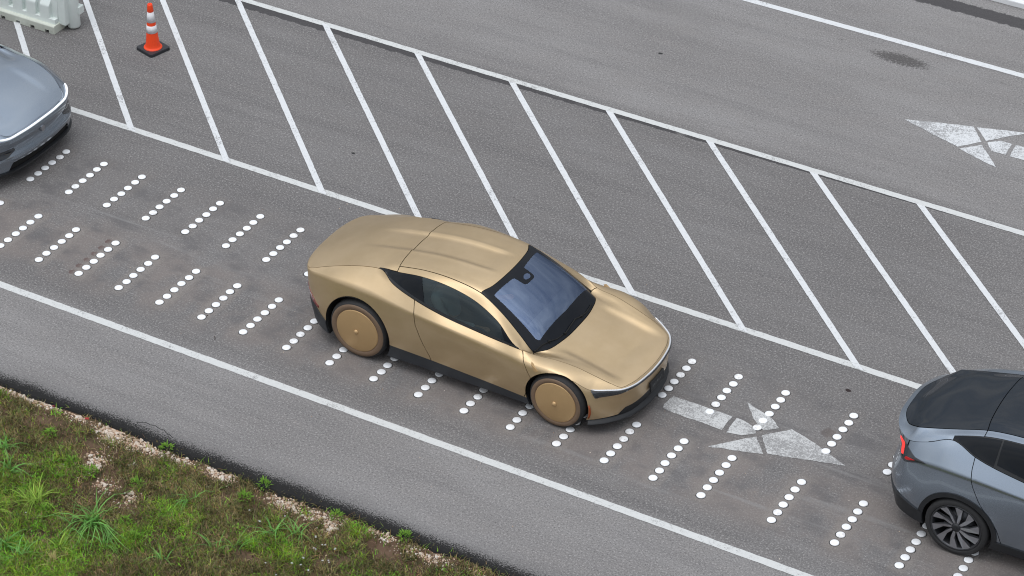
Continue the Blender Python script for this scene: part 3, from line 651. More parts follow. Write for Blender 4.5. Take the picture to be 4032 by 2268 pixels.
CAB_NET = [
[(-2.2,0,0.24),(-2.245,0,0.52),(-2.315,0,0.84),(-2.305,0,0.853),(-2.27,0,0.865),(-2.21,0,0.885),(-2.12,0,0.92),(-2,0,0.965),(-1.86,0,1.02)],
[(-2.19,0.26,0.24),(-2.235,0.27,0.52),(-2.305,0.27,0.842),(-2.295,0.265,0.855),(-2.26,0.26,0.867),(-2.2,0.24,0.888),(-2.11,0.2,0.923),(-1.985,0.12,0.968),(-1.855,0,1.022)],
[(-2.16,0.46,0.24),(-2.205,0.48,0.51),(-2.265,0.47,0.846),(-2.255,0.462,0.858),(-2.225,0.45,0.87),(-2.165,0.42,0.893),(-2.075,0.35,0.93),(-1.955,0.21,0.975),(-1.845,0,1.026)],
[(-2.07,0.66,0.23),(-2.115,0.68,0.51),(-2.17,0.635,0.855),(-2.165,0.625,0.865),(-2.14,0.6,0.88),(-2.09,0.55,0.905),(-2.01,0.44,0.945),(-1.91,0.25,0.99),(-1.83,0,1.03)],
[(-1.92,0.79,0.22),(-1.93,0.8,0.51),(-1.93,0.72,0.905),(-1.93,0.61,0.947),(-1.93,0.598,0.951),(-1.92,0.53,0.965),(-1.89,0.43,0.985),(-1.85,0.24,1.02),(-1.81,0,1.04)],
[(-1.75,0.86,0.2),(-1.75,0.865,0.51),(-1.73,0.77,0.945),(-1.72,0.595,1.017),(-1.72,0.583,1.021),(-1.72,0.53,1.035),(-1.72,0.43,1.05),(-1.72,0.24,1.065),(-1.72,0,1.07)],
[(-1.37,0.875,0.18),(-1.37,0.9,0.52),(-1.4,0.81,0.965),(-1.4,0.59,1.117),(-1.4,0.578,1.121),(-1.4,0.53,1.135),(-1.4,0.43,1.15),(-1.4,0.24,1.163),(-1.4,0,1.167)],
[(-1.15,0.875,0.17),(-1.15,0.9,0.52),(-1.2,0.828,0.955),(-1.2,0.6,1.162),(-1.2,0.588,1.166),(-1.2,0.53,1.18),(-1.2,0.43,1.195),(-1.2,0.24,1.212),(-1.2,0,1.217)],
[(-0.95,0.87,0.165),(-0.95,0.895,0.52),(-0.95,0.843,0.93),(-0.95,0.7,1.085),(-0.955,0.598,1.198),(-0.965,0.528,1.228),(-0.98,0.42,1.243),(-0.99,0.24,1.253),(-1,0,1.256)],
[(-0.58,0.865,0.165),(-0.58,0.885,0.52),(-0.58,0.86,0.888),(-0.62,0.765,1.015),(-0.61,0.62,1.26),(-0.6,0.53,1.29),(-0.6,0.42,1.303),(-0.6,0.24,1.313),(-0.6,0,1.316)],
[(-0.2,0.865,0.165),(-0.2,0.88,0.52),(-0.2,0.868,0.86),(-0.2,0.783,0.93),(-0.2,0.628,1.25),(-0.2,0.545,1.302),(-0.2,0.43,1.32),(-0.2,0.24,1.333),(-0.2,0,1.336)],
[(0.15,0.865,0.165),(0.15,0.885,0.52),(0.15,0.873,0.83),(0.15,0.792,0.893),(0.14,0.652,1.18),(0.14,0.566,1.258),(0.205,0.42,1.287),(0.24,0.23,1.306),(0.252,0,1.312)],
[(0.45,0.865,0.165),(0.45,0.89,0.51),(0.45,0.877,0.8),(0.45,0.8,0.868),(0.43,0.705,1.06),(0.42,0.607,1.122),(0.5,0.48,1.15),(0.56,0.27,1.17),(0.59,0,1.175)],
[(0.78,0.87,0.165),(0.78,0.905,0.5),(0.78,0.882,0.765),(0.775,0.803,0.845),(0.765,0.797,0.853),(0.71,0.66,0.92),(0.81,0.54,0.96),(0.88,0.31,0.98),(0.91,0,0.985)],
[(1,0.875,0.17),(1,0.918,0.49),(1,0.888,0.758),(0.94,0.76,0.8),(0.92,0.735,0.795),(0.9,0.7,0.775),(1.01,0.59,0.783),(1.085,0.36,0.795),(1.11,0,0.8)],
[(1.29,0.88,0.17),(1.29,0.925,0.48),(1.25,0.888,0.757),(1.2,0.72,0.795),(1.2,0.68,0.79),(1.2,0.63,0.775),(1.25,0.5,0.772),(1.29,0.3,0.78),(1.31,0,0.783)],
[(1.5,0.875,0.17),(1.5,0.905,0.47),(1.49,0.86,0.70),(1.46,0.68,0.755),(1.46,0.63,0.748),(1.46,0.57,0.738),(1.47,0.45,0.735),(1.48,0.26,0.74),(1.49,0,0.742)],
[(1.69,0.835,0.17),(1.69,0.85,0.46),(1.69,0.8,0.605),(1.68,0.655,0.695),(1.67,0.6,0.697),(1.66,0.53,0.695),(1.65,0.41,0.695),(1.64,0.23,0.7),(1.64,0,0.702)],
[(1.83,0.72,0.17),(1.845,0.73,0.46),(1.845,0.705,0.592),(1.85,0.625,0.64),(1.83,0.565,0.652),(1.8,0.49,0.658),(1.77,0.37,0.665),(1.74,0.2,0.673),(1.72,0,0.678)],
[(1.95,0.58,0.18),(1.975,0.585,0.45),(1.975,0.6,0.582),(1.96,0.585,0.601),(1.93,0.52,0.621),(1.89,0.44,0.636),(1.84,0.32,0.65),(1.79,0.17,0.66),(1.76,0,0.667)],
[(2.035,0.42,0.2),(2.055,0.43,0.43),(2.052,0.455,0.576),(2.03,0.445,0.6),(1.99,0.4,0.616),(1.94,0.33,0.63),(1.88,0.23,0.645),(1.82,0.12,0.656),(1.78,0,0.663)],
[(2.075,0.22,0.21),(2.095,0.22,0.42),(2.095,0.235,0.572),(2.07,0.23,0.599),(2.03,0.2,0.613),(1.98,0.16,0.626),(1.91,0.11,0.641),(1.84,0.06,0.653),(1.79,0,0.661)],
[(2.085,0,0.21),(2.105,0,0.42),(2.108,0,0.57),(2.085,0,0.598),(2.045,0,0.611),(1.99,0,0.624),(1.92,0,0.64),(1.85,0,0.652),(1.795,0,0.66)],
]

# ------------------------------------------------------------------ the gold two-door car
def gold_car(loc, rz):
    S = CAB_NET
    def sh_u(k, r):
        if k == 14 and r >= 5: return .75      # cowl: windshield meets bonnet
        if k == 11 and r >= 5: return .25
        if k in (3,) and r in (0, 1): return .2
        return 0
    def sh_v(u, r, P):
        if r == 2: return .85 if u < 9 else max(.15, .85-(u-9)*.14) if u < 17 else .6
        if r == 3: return 1.0 if u < 13.4 else .1
        if r == 4: return .15 if (u < 7 or u > 13) else .6
        if r == 5: return .2 if 11 < u < 14 else .05
        return 0
    def disp(G):
        x, w, z = G[..., 0], G[..., 1], G[..., 2]
        # roof channel between two soft ridges
        m = sstep(-1.75, -1.2, x)*(1-sstep(-.05, .16, x))*(z > .9)
        G[..., 2] -= .020*m*(1-sstep(.165, .205, w)) - .004*m*np.exp(-((w-.215)/.03)**2)
        # boot lid: one smooth crowned height field
        lid = (x < -1.0)*(z > .80)*(np.arange(G.shape[1])[None, :] >= 3*NV)
        zc = np.polyval(np.polyfit([-2.31, -2.2, -2.05, -1.8, -1.6, -1.4, -1.2, -1.0, -.8], [.856, .905, .965, 1.057, 1.122, 1.176, 1.220, 1.256, 1.287], 4), x)
        kk = np.interp(x, [-2.33, -2.25, -2.16, -1.93, -1.72, -1.4, -1.2, -.97], [.09, .10, .135, .175, .182, .160, .158, .125])
        t = sstep(-1.0, -1.22, x)*lid
        G[..., 2] = G[..., 2]*(1-t) + (zc - kk*w**2 - .020*m*(1-sstep(.165, .205, w)))*t
        # bonnet hollow
        m = sstep(1.08, 1.30, x)*(1-sstep(1.70, 2.0, x))*(z > .6)
        w0 = .54
        G[..., 2] -= .026*m*(1-sstep(w0-.10, w0+.005, w)) - .004*m*np.exp(-((w-w0-.05)/.05)**2)
        return G
    B = Body(S, sh_u, sh_v, disp)
    root = empty('gold_coupe', loc, rz)
    tag(root, 'gold two-door coupe with gold disc wheels and a person inside', 'car')
    RR, RF = .388, .352; XR, XF = -1.353, 1.30
    arch_r = wheel_clip(XR, RR, RR+.062); arch_f = wheel_clip(XF, RF, RF+.042)
    # side panels: black sill below a line, gold above
    sill_x, sill_z = [-2.4, -2.0, -1.75, -1.7, -.95, .9, 1.7, 2.2], [.53, .47, .33, .30, .352, .268, .268, .268]
    gold_above = zcut(sill_x, sill_z); black_below = zcut(sill_x, sill_z, False)
    def door_rear(z): return np.interp(z, [.2, .36, .55, .75, .888, 1.02], [-.33, -.362, -.47, -.56, -.585, -.63])
    def door_front(z): return np.interp(z, [.2, .27, .45, .59, .74, .866], [.86, .885, .96, .985, .89, .785])
    g = .0045
    rear_of_door = lambda x, y, z: x-door_rear(z)+g
    ahead_rear = lambda x, y, z: door_rear(z)-x+g
    behind_front = lambda x, y, z: x-door_front(z)+g
    ahead_front = lambda x, y, z: door_front(z)-x+g
    for side in (-1, 1):
        o = obj('rear_wing', panel_mesh('rear_wing', [(B.region(3, 10, 0, 3, side), 't', .0055)], [arch_r, gold_above, rear_of_door]), M['gold'], root)
        o = obj('door', panel_mesh('door', [(B.region(8, 15, 0, 3, side), 't', .0055)], [arch_r, arch_f, gold_above, ahead_rear, behind_front]), M['gold'], root)
        o = obj('front_wing', panel_mesh('front_wing', [(B.region(13, 16, 0, 3, side), 't', .002), (B.region(16, 18, 2, 3, side), 't', .002)], [arch_f, gold_above, ahead_front]), M['gold'], root)
        # sill, rear and front lower corners in black
        o = obj('sill', panel_mesh('sill', [(B.region(7, 14, 0, 1.0, side), '', 0)], [arch_r, arch_f, lambda x, y, z: z-np.interp(x, sill_x, sill_z)+.004, lambda x, y, z: XR-x+.3, lambda x, y, z: x-XF+.25], lip=.03, offset=-.004), M['dark_trim'], root)
        # pillar rail between side glass and roof
        o = obj('roof_rail', panel_mesh('roof_rail', [(B.region(8, 14, 4, 5, side), 'lrt', .0055), (B.region(13, 14, 3, 4, side), 'rb', .0055)]), M['gold'], root)
        # side glass: quarter (opaque) and door glass, black surround strip at the belt
        cutx = lambda x, y, z: x-np.interp(z, [1.02, 1.27], [-.50, -.612])
        cutx2 = lambda x, y, z: np.interp(z, [1.02, 1.27], [-.50, -.612])+.004-x
        belt = lambda x, y, z: (.026 - (z-np.interp(x, [-1.2, -.95, -.62, -.2, .15, .45, .775], [1.15, 1.085, 1.015, .93, .893, .868, .845])))
        obj('quarter_glass', panel_mesh('quarter_glass', [(B.region(7, 10, 3, 4, side), 'bt', .004)], [cutx], lip=.006), M['dark_glass'], root)
        tri = lambda x, y, z: x-np.interp(z, [.85, .99], [.60, .50])
        dg = obj('door_glass', panel_mesh('door_glass', [(B.region(8, 13, 3, 4, side), 'bt', .004)], [cutx2, belt, tri], lip=.006), M['side_glass'], root)
        obj('pillar_trim', panel_mesh('pillar_trim', [(B.region(10, 13, 3, 4, side), 'brt', .003)], [lambda x, y, z: -tri(x, y, z), belt], lip=.01), M['frit'], root)
        obj('waist_trim', panel_mesh('waist_trim', [(B.region(7, 13, 3, 4, side), 'b', .002)], [lambda x, y, z: -belt(x, y, z)], lip=.01, offset=.001), M['black_trim'], root)
    # tail: gold upper, lamp strip, black lower
    tail_gold = lambda x, y, z: .70-z
    obj('boot_lid', panel_mesh('boot_lid', [(B.region(0, 7, 3, 8), 'bt', .0055), (B.region(7, 8, 4, 8), 'rbt', .0055)]), M['gold'], root)
    obj('roof_panel', panel_mesh('roof_panel', [(B.region(8, 11, 5, 8), 'lrbt', .0055)]), M['gold'], root)
    obj('bonnet', panel_mesh('bonnet', [(B.region(14, 22, 3, 8, -1), 'lb', .0055), (B.region(14, 22, 3, 8, 1), 'lb', .0055)]), M['gold'], root)
    obj('rear_fascia', panel_mesh('rear_fascia', [(B.region(0, 3, 0, 3, -1), 't', .002), (B.region(0, 3, 0, 3, 1), 't', .002)], [lambda x, y, z: .64-z]), M['gold'], root)
    tl = obj('tail_lamp_bar', panel_mesh('tail_lamp_bar', [(B.region(0, 4, 0, 3, -1), '', .0), (B.region(0, 4, 0, 3, 1), '', .0)], [lambda x, y, z: np.interp(x, [-2.2, -1.95], [.53, .47])-z, lambda x, y, z: z-np.interp(x, [-2.2, -2.1, -1.95], [.66, .60, .50])], offset=.006), M['red_lens'], root)
    obj('rear_bumper', panel_mesh('rear_bumper', [(B.region(0, 6, 0, 3, -1), '', 0), (B.region(0, 6, 0, 3, 1), '', 0)], [arch_r, lambda x, y, z: z-np.interp(x, sill_x, sill_z)+.004, lambda x, y, z: x-XR], offset=.012, lip=.03), M['dark_trim'], root)
    # front: gold bumper above the dark intake
    def bump_line(y): return np.interp(np.abs(y), [0, .53, .60, .9], [.335, .30, .225, .205])
    obj('front_bumper', panel_mesh('front_bumper', [(B.region(16, 22, 0, 2, -1), 't', .004), (B.region(16, 22, 0, 2, 1), 't', .004)], [arch_f, lambda x, y, z: XF+.18-x, lambda x, y, z: bump_line(y)-z]), M['gold'], root)
    obj('lower_intake', panel_mesh('lower_intake', [(B.region(16, 22, 0, 2, -1), '', 0), (B.region(16, 22, 0, 2, 1), '', 0)], [arch_f, lambda x, y, z: XF+.18-x, lambda x, y, z: z-bump_line(y)+.003], offset=-.008, lip=.02), M['black_trim'], root)
    # strip between bumper crease and bonnet: upper bumper skin
    obj('nose_skin', panel_mesh('nose_skin', [(B.region(18, 22, 2, 3, -1), '', 0), (B.region(18, 22, 2, 3, 1), '', 0)], ), M['gold'], root)
    # splitter
    out = [(1.70, .875), (1.76, .84), (1.86, .755), (1.97, .625), (2.05, .47), (2.10, .30), (2.125, .14), (2.13, 0)]
    Vs = []; Fs = []
    line = [(x, -w) for x, w in out] + [(x, w) for x, w in out[-2::-1]]
    for (x, y) in line:
        n = Vector((x-1.2, y*1.3)).normalized(); ix, iy = x-n.x*.13, y-n.y*.13
        Vs += [(ix, iy, .235), (x-n.x*.012, y-n.y*.012, .185), (x, y, .168), (x-n.x*.01, y-n.y*.01, .145), (ix, iy, .14)]
    for i in range(len(line)-1):
        for k in range(5): Fs.append((i*5+k, i*5+(k+1) % 5, (i+1)*5+(k+1) % 5, (i+1)*5+k))
    Fs += [tuple(range(5)), tuple((len(line)-1)*5+k for k in (4, 3, 2, 1, 0))]
    me = mesh_from('splitter', Vs, Fs, False); bm = bmesh.new(); bm.from_mesh(me); bmesh.ops.recalc_face_normals(bm, faces=bm.faces); bm.to_mesh(me); bm.free(); me.shade_smooth(); me.set_sharp_from_angle(angle=R(50))
    obj('splitter', me, M['black_trim'], root)
    # light strip round the nose and the dark lenses below it
    row = B.G[:, 2*NV]; a = int(17.1*NU)
    nearl = [Vector(p) for p in row[a::2]]; 
    if (nearl[-1]-Vector(row[-1])).length > 1e-6: nearl.append(Vector(row[-1]))
    strip = nearl + [Vector((p.x, -p.y, p.z)) for p in nearl[-2::-1]]
    def outw(p): n = Vector((p.x-1.1, p.y*1.2, 0)).normalized(); return n
    obj('light_strip', tube_mesh('light_strip', [p+outw(p)*.003+Vector((0, 0, .006)) for p in strip], [.006]+[.0115]*(len(strip)-2)+[.006], 8, squash=.9), M['chrome_light'], root)
    for sd in (-1, 1):
        V = []; F = []
        pts = [Vector((p.x, sd*abs(p.y), p.z)) for p in nearl]; n = len(pts)
        for i, p in enumerate(pts):
            t = i/(n-1); hgt = .050*(1-sstep(.0, .62, t))+.012; o = outw(p)
            back = .10*(1-sstep(0, .12, t))
            V += [p+o*.013+Vector((0, 0, -.003)), p+o*(.017+.55*hgt)+Vector((back*.5, 0, -hgt)), p-o*.02+Vector((back*.5, 0, -hgt-.002))]
        for i in range(n-1):
            for k in range(2): F.append((i*3+k, i*3+k+1, (i+1)*3+k+1, (i+1)*3+k))
        obj('headlamp_lens', mesh_from('headlamp_lens', V, F), M['lens_black'], root)
        # wing camera: small raised triangle
        b = bmesh.new(); y0 = sd*.893
        tri = [(.985, .775), (1.085, .705), (1.03, .70)]
        top = [b.verts.new((x, y0+sd*(.02 if i < 2 else .03), z)) for i, (x, z) in enumerate(tri)]
        low = [b.verts.new((x+dx, y0-sd*.02, z+dz)) for (x, z), (dx, dz) in zip(tri, [(-.015, .015), (.02, -.012), (-.02, -.02)])]
        b.faces.new(top); b.faces.new(low[::-1])
        for k in range(3): b.faces.new((top[k], top[(k+1) % 3], low[(k+1) % 3], low[k]))
        bmesh.ops.recalc_face_normals(b, faces=b.faces)
        obj('wing_camera', bm_mesh('wing_camera', b), M['gold_disc'], root)
        # orange side marker behind the front wheel arch edge
        Vm = []; Fm = []
        for i, z in enumerate(np.linspace(.42, .235, 6)):
            xx = XF+math.sqrt(max(.0, (RF+.045)**2-(z-RF)**2)) + .004
            yy = sd*np.interp(z, [.17, .46], [.842, .862])
            Vm += [(xx, yy+sd*.001, z), (xx+.028*(1-abs(i-2.5)/6), yy-sd*.006, z)]
        for i in range(5): Fm.append((2*i, 2*i+1, 2*i+3, 2*i+2) if sd < 0 else (2*i, 2*i+2, 2*i+3, 2*i+1))
        o = obj('side_marker', mesh_from('side_marker', Vm, Fm), M['orange_lens'], root); 
        md = o.modifiers.new('solid', 'SOLIDIFY'); md.thickness = .01; md.offset = 0
    # plate on the nose
    pl = box('front_plate', (-.012, .012, -.168, .168, -.062, .062), M['black_trim'], root, .004)
    pl.location = (2.118, .015, .375); pl.rotation_euler = (0, R(-7), 0)
    # faint worn raised strokes, not legible in the photograph
    bm = bmesh.new()
    for k, (w_, h_, dy) in enumerate([(.016, .030, 0), (.022, .020, -.004), (.010, .034, 0), (.026, .022, .002), (.012, .030, 0), (.010, .030, .001), (.010, .034, .002)]):
        y0 = -.125+k*.037; box_bm(bm, .0122, .0136, y0, y0+w_, dy-h_/2, dy+h_/2)
    obj('plate_strokes', bm_mesh('plate_strokes', bm), simple('plate_grey', (.10, .105, .11), .5), pl)
    # windshield: clear pane and black border with the camera notch
    W = (B.region(11, 14, 5, 8), 'lrbt', .004)
    obj('windshield', panel_mesh('windshield', [W], lip=.006), M['windshield'], root)
    inner = [(.275, -.508), (.335, -.147), (.461, -.139), (.486, -.112), (.494, .048), (.472, .078), (.333, .088), (.281, .494), (.60, .56), (.877, .612), (.905, .58), (.935, .2), (.945, 0), (.935, -.2), (.912, -.565), (.876, -.592), (.60, -.55)]
    inn = poly_sdf(inner); camw = poly_sdf([(.392, .021), (.428, .059), (.46, .054), (.457, -.095), (.395, -.047)])
    obj('windshield_border', panel_mesh('windshield_border', [(B.region(11, 14, 5, 8), 'lrbt', .003)], [lambda x, y, z: -inn(x, y), lambda x, y, z: -camw(x, y)], lip=0, offset=.0012), M['frit'], root)
    box('camera_housing', (.38, .45, -.06, .05, 1.13, 1.165), M['black_trim'], root, .01)
    # wipers
    def zsurf(x, y): # height of the glass
        d = np.hypot(B.G[int(10.5*NU):15*NU, 5*NV:, 0]-x, B.G[int(10.5*NU):15*NU, 5*NV:, 1]-y); k = np.unravel_index(np.argmin(d), d.shape); return B.G[int(10.5*NU)+k[0], 5*NV+k[1], 2]
    for pts in ([(.91, -.684), (.955, -.60), (.999, -.502), (1.04, -.40), (1.062, -.30)], [(1.075, -.27), (1.07, -.13), (1.055, .005), (1.075, .12), (1.085, .228), (1.06, .412)]):
        P3 = [(x, y, zsurf(x, y)+.016) for x, y in pts]
        w = obj('wiper', tube_mesh('wiper', P3, .008, 6), M['gap'], root)
        obj('wiper_pivot', tube_mesh('wiper_pivot', [(P3[0][0], P3[0][1], P3[0][2]-.02), (P3[0][0], P3[0][1], P3[0][2]+.012)], .014, 10), M['gap'], w)
        obj('wiper_pivot', tube_mesh('wiper_pivot', [(P3[-3][0], P3[-3][1], P3[-3][2]-.02), (P3[-3][0], P3[-3][1], P3[-3][2]+.012)], .016, 10), M['gap'], w)
    # inner structure: dark shell beneath the painted panels, floor, wheel liners
    shell_clips = [wheel_clip(XR, RR, RR+.075), wheel_clip(XF, RF, RF+.055), lambda x, y, z: .19-z]
    side_only = lambda x, y, z: np.where((x > -1.22) & (x < 1.34), z-np.interp(x, [-1.2, -.95, -.62, -.2, .15, .45, .775, 1.0, 1.12], [1.10, 1.05, .99, .90, .86, .83, .78, .70, .69]), -1)
    obj('body_shell', inner_shell('body_shell', B, 0, 22, 0, 8, .014, shell_clips+[side_only, lambda x, y, z: np.where((x > .95) & (np.abs(y) < .70), z-np.interp(x, [1.0, 1.5, 1.9, 2.1], [.66, .62, .54, .50]), -1)]), M['gap'], root)
    roof_only = [lambda x, y, z: 1.0-z, lambda x, y, z: x-.10+0*z, lambda x, y, z: -1.25-x]
    obj('roof_lining', panel_mesh('roof_lining', [(B.region(8, 11, 4.3, 8), 'lrb', .004)], lip=0, offset=-.02), M['dash'], root)
    bm = bmesh.new(); box_bm(bm, -2.0, 1.95, -.55, .55, .15, .21); box_bm(bm, -.93, .9, -.83, .83, .16, .30); obj('underbody', bm_mesh('underbody', bm), M['gap'], root)
    for (cx, r, wo) in ((XR, RR, .80), (XF, RF, .80)):
        for sd in (-1, 1):
            cl_ = .058 if cx < 0 else .042; prof = [(.001, sd*.50), (r+cl_-.006, sd*.50), (r+cl_+.002, sd*wo), (r+cl_, sd*.855)]
            me = lathe('wheel_liner', prof, 40, 'y'); o = obj('wheel_liner', me, M['gap'], root); o.location = (cx, 0, r)
            # keep the liner above the ground
            bm = bmesh.new(); bm.from_mesh(me); bmesh.ops.bisect_plane(bm, geom=bm.verts[:]+bm.edges[:]+bm.faces[:], plane_co=(0, 0, -.2), plane_no=(0, 0, -1), clear_outer=True); bm.to_mesh(me); bm.free()
    # wheels
    def wheel(x, r, y_out, rw, rc):
        sd = 1 if y_out > 0 else -1
        t = .23
        w = obj('wheel', lathe('tyre', [(r*.62, -t/2+.01), (r*.90, -t/2), (r*.965, -t/2+.022), (r, -t/2+.05), (r, t/2-.05), (r*.975, t/2-.026), (r*.945, t/2-.008), (r*.93, t/2-.002), (r*.6, t/2-.004)], 64, 'y'), M['rubber'], root)
        w.location = (x, y_out-sd*t/2, r)
        if sd < 0: w.scale = (1, -1, 1)
        b_ = obj('tyre_band', lathe('tyre_band', [(rw, t/2-.010), (rw-.004, t/2+.003), (rw*.90, t/2+.008), (rc+.003, t/2+.004), (rc-.002, t/2-.004)], 64, 'y'), M['gold_rubber'], w)
        d_ = obj('wheel_disc', lathe('wheel_disc', [(rc, t/2-.002), (rc-.002, t/2+.006), (rc-.012, t/2+.009), (rc*.6, t/2+.020), (.05, t/2+.028), (.001, t/2+.028)], 64, 'y'), M['gold_disc'], w)
        h_ = obj('hub_cap', lathe('hub_cap', [(.036, t/2+.024), (.03, t/2+.026), (.027, t/2+.042), (.020, t/2+.050), (.001, t/2+.053)], 24, 'y'), M['gold_disc'], w)
        return w
    for sd in (-1, 1):
        wheel(XR, RR, sd*.872, .356, .284); wheel(XF, RF, sd*.905, .321, .262)
    # cabin
    bm = bmesh.new(); box_bm(bm, -.95, .85, -.74, .74, .28, .34); obj('cabin_floor', bm_mesh('cabin_floor', bm), M['dash'], root)
    # dashboard
    Vd = []; Fd = []; ys = np.linspace(-.68, .68, 13)
    prof = [(1.0, .62), (1.0, .745), (.80, .76), (.62, .775), (.56, .74), (.55, .62), (.62, .50)]
    for y in ys:
        for (x, z) in prof: Vd.append((x-.12*(y/.7)**2*(x > .7), y, z))
    npf = len(prof)
    for i in range(len(ys)-1):
        for k in range(npf-1): Fd.append((i*npf+k, i*npf+k+1, (i+1)*npf+k+1, (i+1)*npf+k))
    obj('dashboard', mesh_from('dashboard', Vd, Fd), M['dash'], root)
    sc_ = box('dash_screen', (.50, .53, -.22, .22, .66, .90), M['screen'], root, .006)
    def rounded_seat(name, dims, bev): 
        bm = bmesh.new(); box_bm(bm, *dims); bmesh.ops.bevel(bm, geom=bm.edges[:], offset=bev, segments=4, affect='EDGES', profile=.6)
        me = bm_mesh(name, bm); me.shade_smooth(); return me
    for sd in (-1, 1):
        st = obj('seat', rounded_seat('seat_cushion', (-.42, .12, -.27, .27, .34, .52), .06), M['seat'], root); st.location = (0, sd*.37, 0)
        bk = obj('backrest', rounded_seat('backrest', (-.08, .06, -.26, .26, 0, .60), .05), M['seat'], st); bk.location = (-.40, 0, .46); bk.rotation_euler = (0, R(-22), 0)
        hr = obj('headrest', rounded_seat('headrest', (-.05, .05, -.13, .13, 0, .16), .04), M['seat'], st); hr.location = (-.645, 0, 1.0); hr.rotation_euler = (0, R(-15), 0)
    box('rear_shelf', (-1.15, -.72, -.62, .62, .50, .93), M['dash'], root, .03)
    return root, B

# ------------------------------------------------------------------ the grey blue crossover (front one and rear one share the kind)
SUV_NET = [
 [(-2.33,0,.28),(-2.41,0,.62),(-2.36,0,.95),(-2.45,0,1.10),(-2.42,0,1.115),(-2.39,0,1.13),(-2.36,0,1.145),(-2.32,0,1.165),(-2.28,0,1.19)],
 [(-2.32,.3,.28),(-2.40,.32,.62),(-2.35,.3,.95),(-2.425,.30,1.10),(-2.395,.29,1.117),(-2.365,.27,1.135),(-2.335,.22,1.15),(-2.30,.13,1.17),(-2.275,0,1.192)],
 [(-2.28,.58,.28),(-2.35,.60,.62),(-2.29,.57,.95),(-2.32,.54,1.105),(-2.29,.515,1.13),(-2.255,.47,1.158),(-2.25,.37,1.175),(-2.25,.2,1.192),(-2.255,0,1.205)],
 [(-2.17,.78,.28),(-2.22,.81,.62),(-2.17,.79,.96),(-2.15,.69,1.12),(-2.12,.655,1.175),(-2.09,.595,1.25),(-2.13,.43,1.24),(-2.17,.23,1.243),(-2.19,0,1.245)],
 [(-1.98,0.87,0.26),(-2,0.9,0.64),(-1.97,0.865,1.02),(-1.92,0.74,1.215),(-1.9,0.6909,1.2659),(-1.88,0.5904,1.3106),(-1.94,0.44,1.3227),(-1.99,0.23,1.3257),(-2.02,0,1.3277)],
 [(-1.69,0.9,0.24),(-1.7,0.928,0.66),(-1.68,0.918,1.06),(-1.66,0.725,1.33),(-1.66,0.678,1.358),(-1.65,0.577,1.378),(-1.68,0.45,1.399),(-1.71,0.24,1.414),(-1.72,0,1.419)],
 [(-1.4,0.9,0.22),(-1.4,0.943,0.68),(-1.37,0.936,1.07),(-1.36,0.8,1.262),(-1.34,0.656,1.453),(-1.345,0.557,1.466),(-1.36,0.45,1.499),(-1.375,0.24,1.519),(-1.38,0,1.529)],
 [(-0.82,0.89,0.22),(-0.82,0.928,0.68),(-0.8,0.943,1.04),(-0.8,0.85,1.185),(-0.8,0.653,1.518),(-0.8,0.557,1.53),(-0.8,0.45,1.559),(-0.8,0.24,1.574),(-0.8,0,1.581)],
 [(-0.2,0.88,0.22),(-0.2,0.918,0.68),(-0.2,0.938,1.01),(-0.2,0.855,1.13),(-0.2,0.658,1.528),(-0.2,0.562,1.54),(-0.2,0.45,1.571),(-0.2,0.24,1.586),(-0.2,0,1.594)],
 [(0.2,0.88,0.22),(0.2,0.918,0.68),(0.2,0.938,0.99),(0.2,0.85,1.1),(0.12,0.688,1.478),(0.12,0.587,1.498),(0.18,0.45,1.539),(0.24,0.24,1.556),(0.26,0,1.561)],
 [(0.58,0.88,0.22),(0.58,0.918,0.67),(0.58,0.94,0.965),(0.58,0.845,1.06),(0.56,0.7726,1.2426),(0.53,0.6727,1.2841),(0.6,0.5,1.3278),(0.66,0.27,1.3478),(0.68,0,1.3578)],
 [(0.9,0.89,0.22),(0.9,0.928,0.66),(0.9,0.946,0.94),(0.88,0.84,1.02),(0.86,0.8234,1.0384),(0.82,0.7613,1.0944),(0.9,0.56,1.1452),(0.96,0.3,1.1672),(0.98,0,1.1732)],
 [(1.2,0.9,0.22),(1.2,0.943,0.65),(1.15,0.948,0.91),(1.05,0.82,0.99),(1.02,0.79,1),(0.98,0.76,1),(1.1,0.6,1.03),(1.18,0.34,1.05),(1.21,0,1.055)],
 [(1.62,0.9,0.22),(1.62,0.938,0.63),(1.6,0.938,0.855),(1.6,0.785,0.945),(1.6,0.73,0.955),(1.6,0.66,0.96),(1.6,0.5,0.975),(1.62,0.28,0.985),(1.63,0,0.99)],
 [(1.86,.88,.22),(1.86,.92,.60),(1.86,.885,.775),(1.87,.735,.86),(1.86,.67,.875),(1.86,.6,.89),(1.85,.45,.905),(1.85,.25,.915),(1.85,0,.918)],
 [(2.04,.80,.20),(2.06,.81,.52),(2.05,.80,.72),(2.04,.655,.785),(2.02,.59,.81),(1.99,.51,.83),(1.97,.38,.85),(1.95,.2,.862),(1.94,0,.866)],
 [(2.15,.62,.20),(2.18,.62,.46),(2.165,.63,.697),(2.14,.585,.722),(2.10,.52,.752),(2.06,.43,.782),(2.02,.31,.81),(1.99,.16,.83),(1.98,0,.838)],
 [(2.20,.36,.20),(2.24,.36,.44),(2.228,.38,.70),(2.195,.37,.735),(2.145,.33,.768),(2.10,.27,.793),(2.05,.19,.815),(2.01,.1,.83),(1.99,0,.835)],
 [(2.215,0,.20),(2.26,0,.44),(2.25,0,.705),(2.215,0,.742),(2.16,0,.775),(2.11,0,.80),(2.06,0,.817),(2.02,0,.828),(2.0,0,.833)],
]
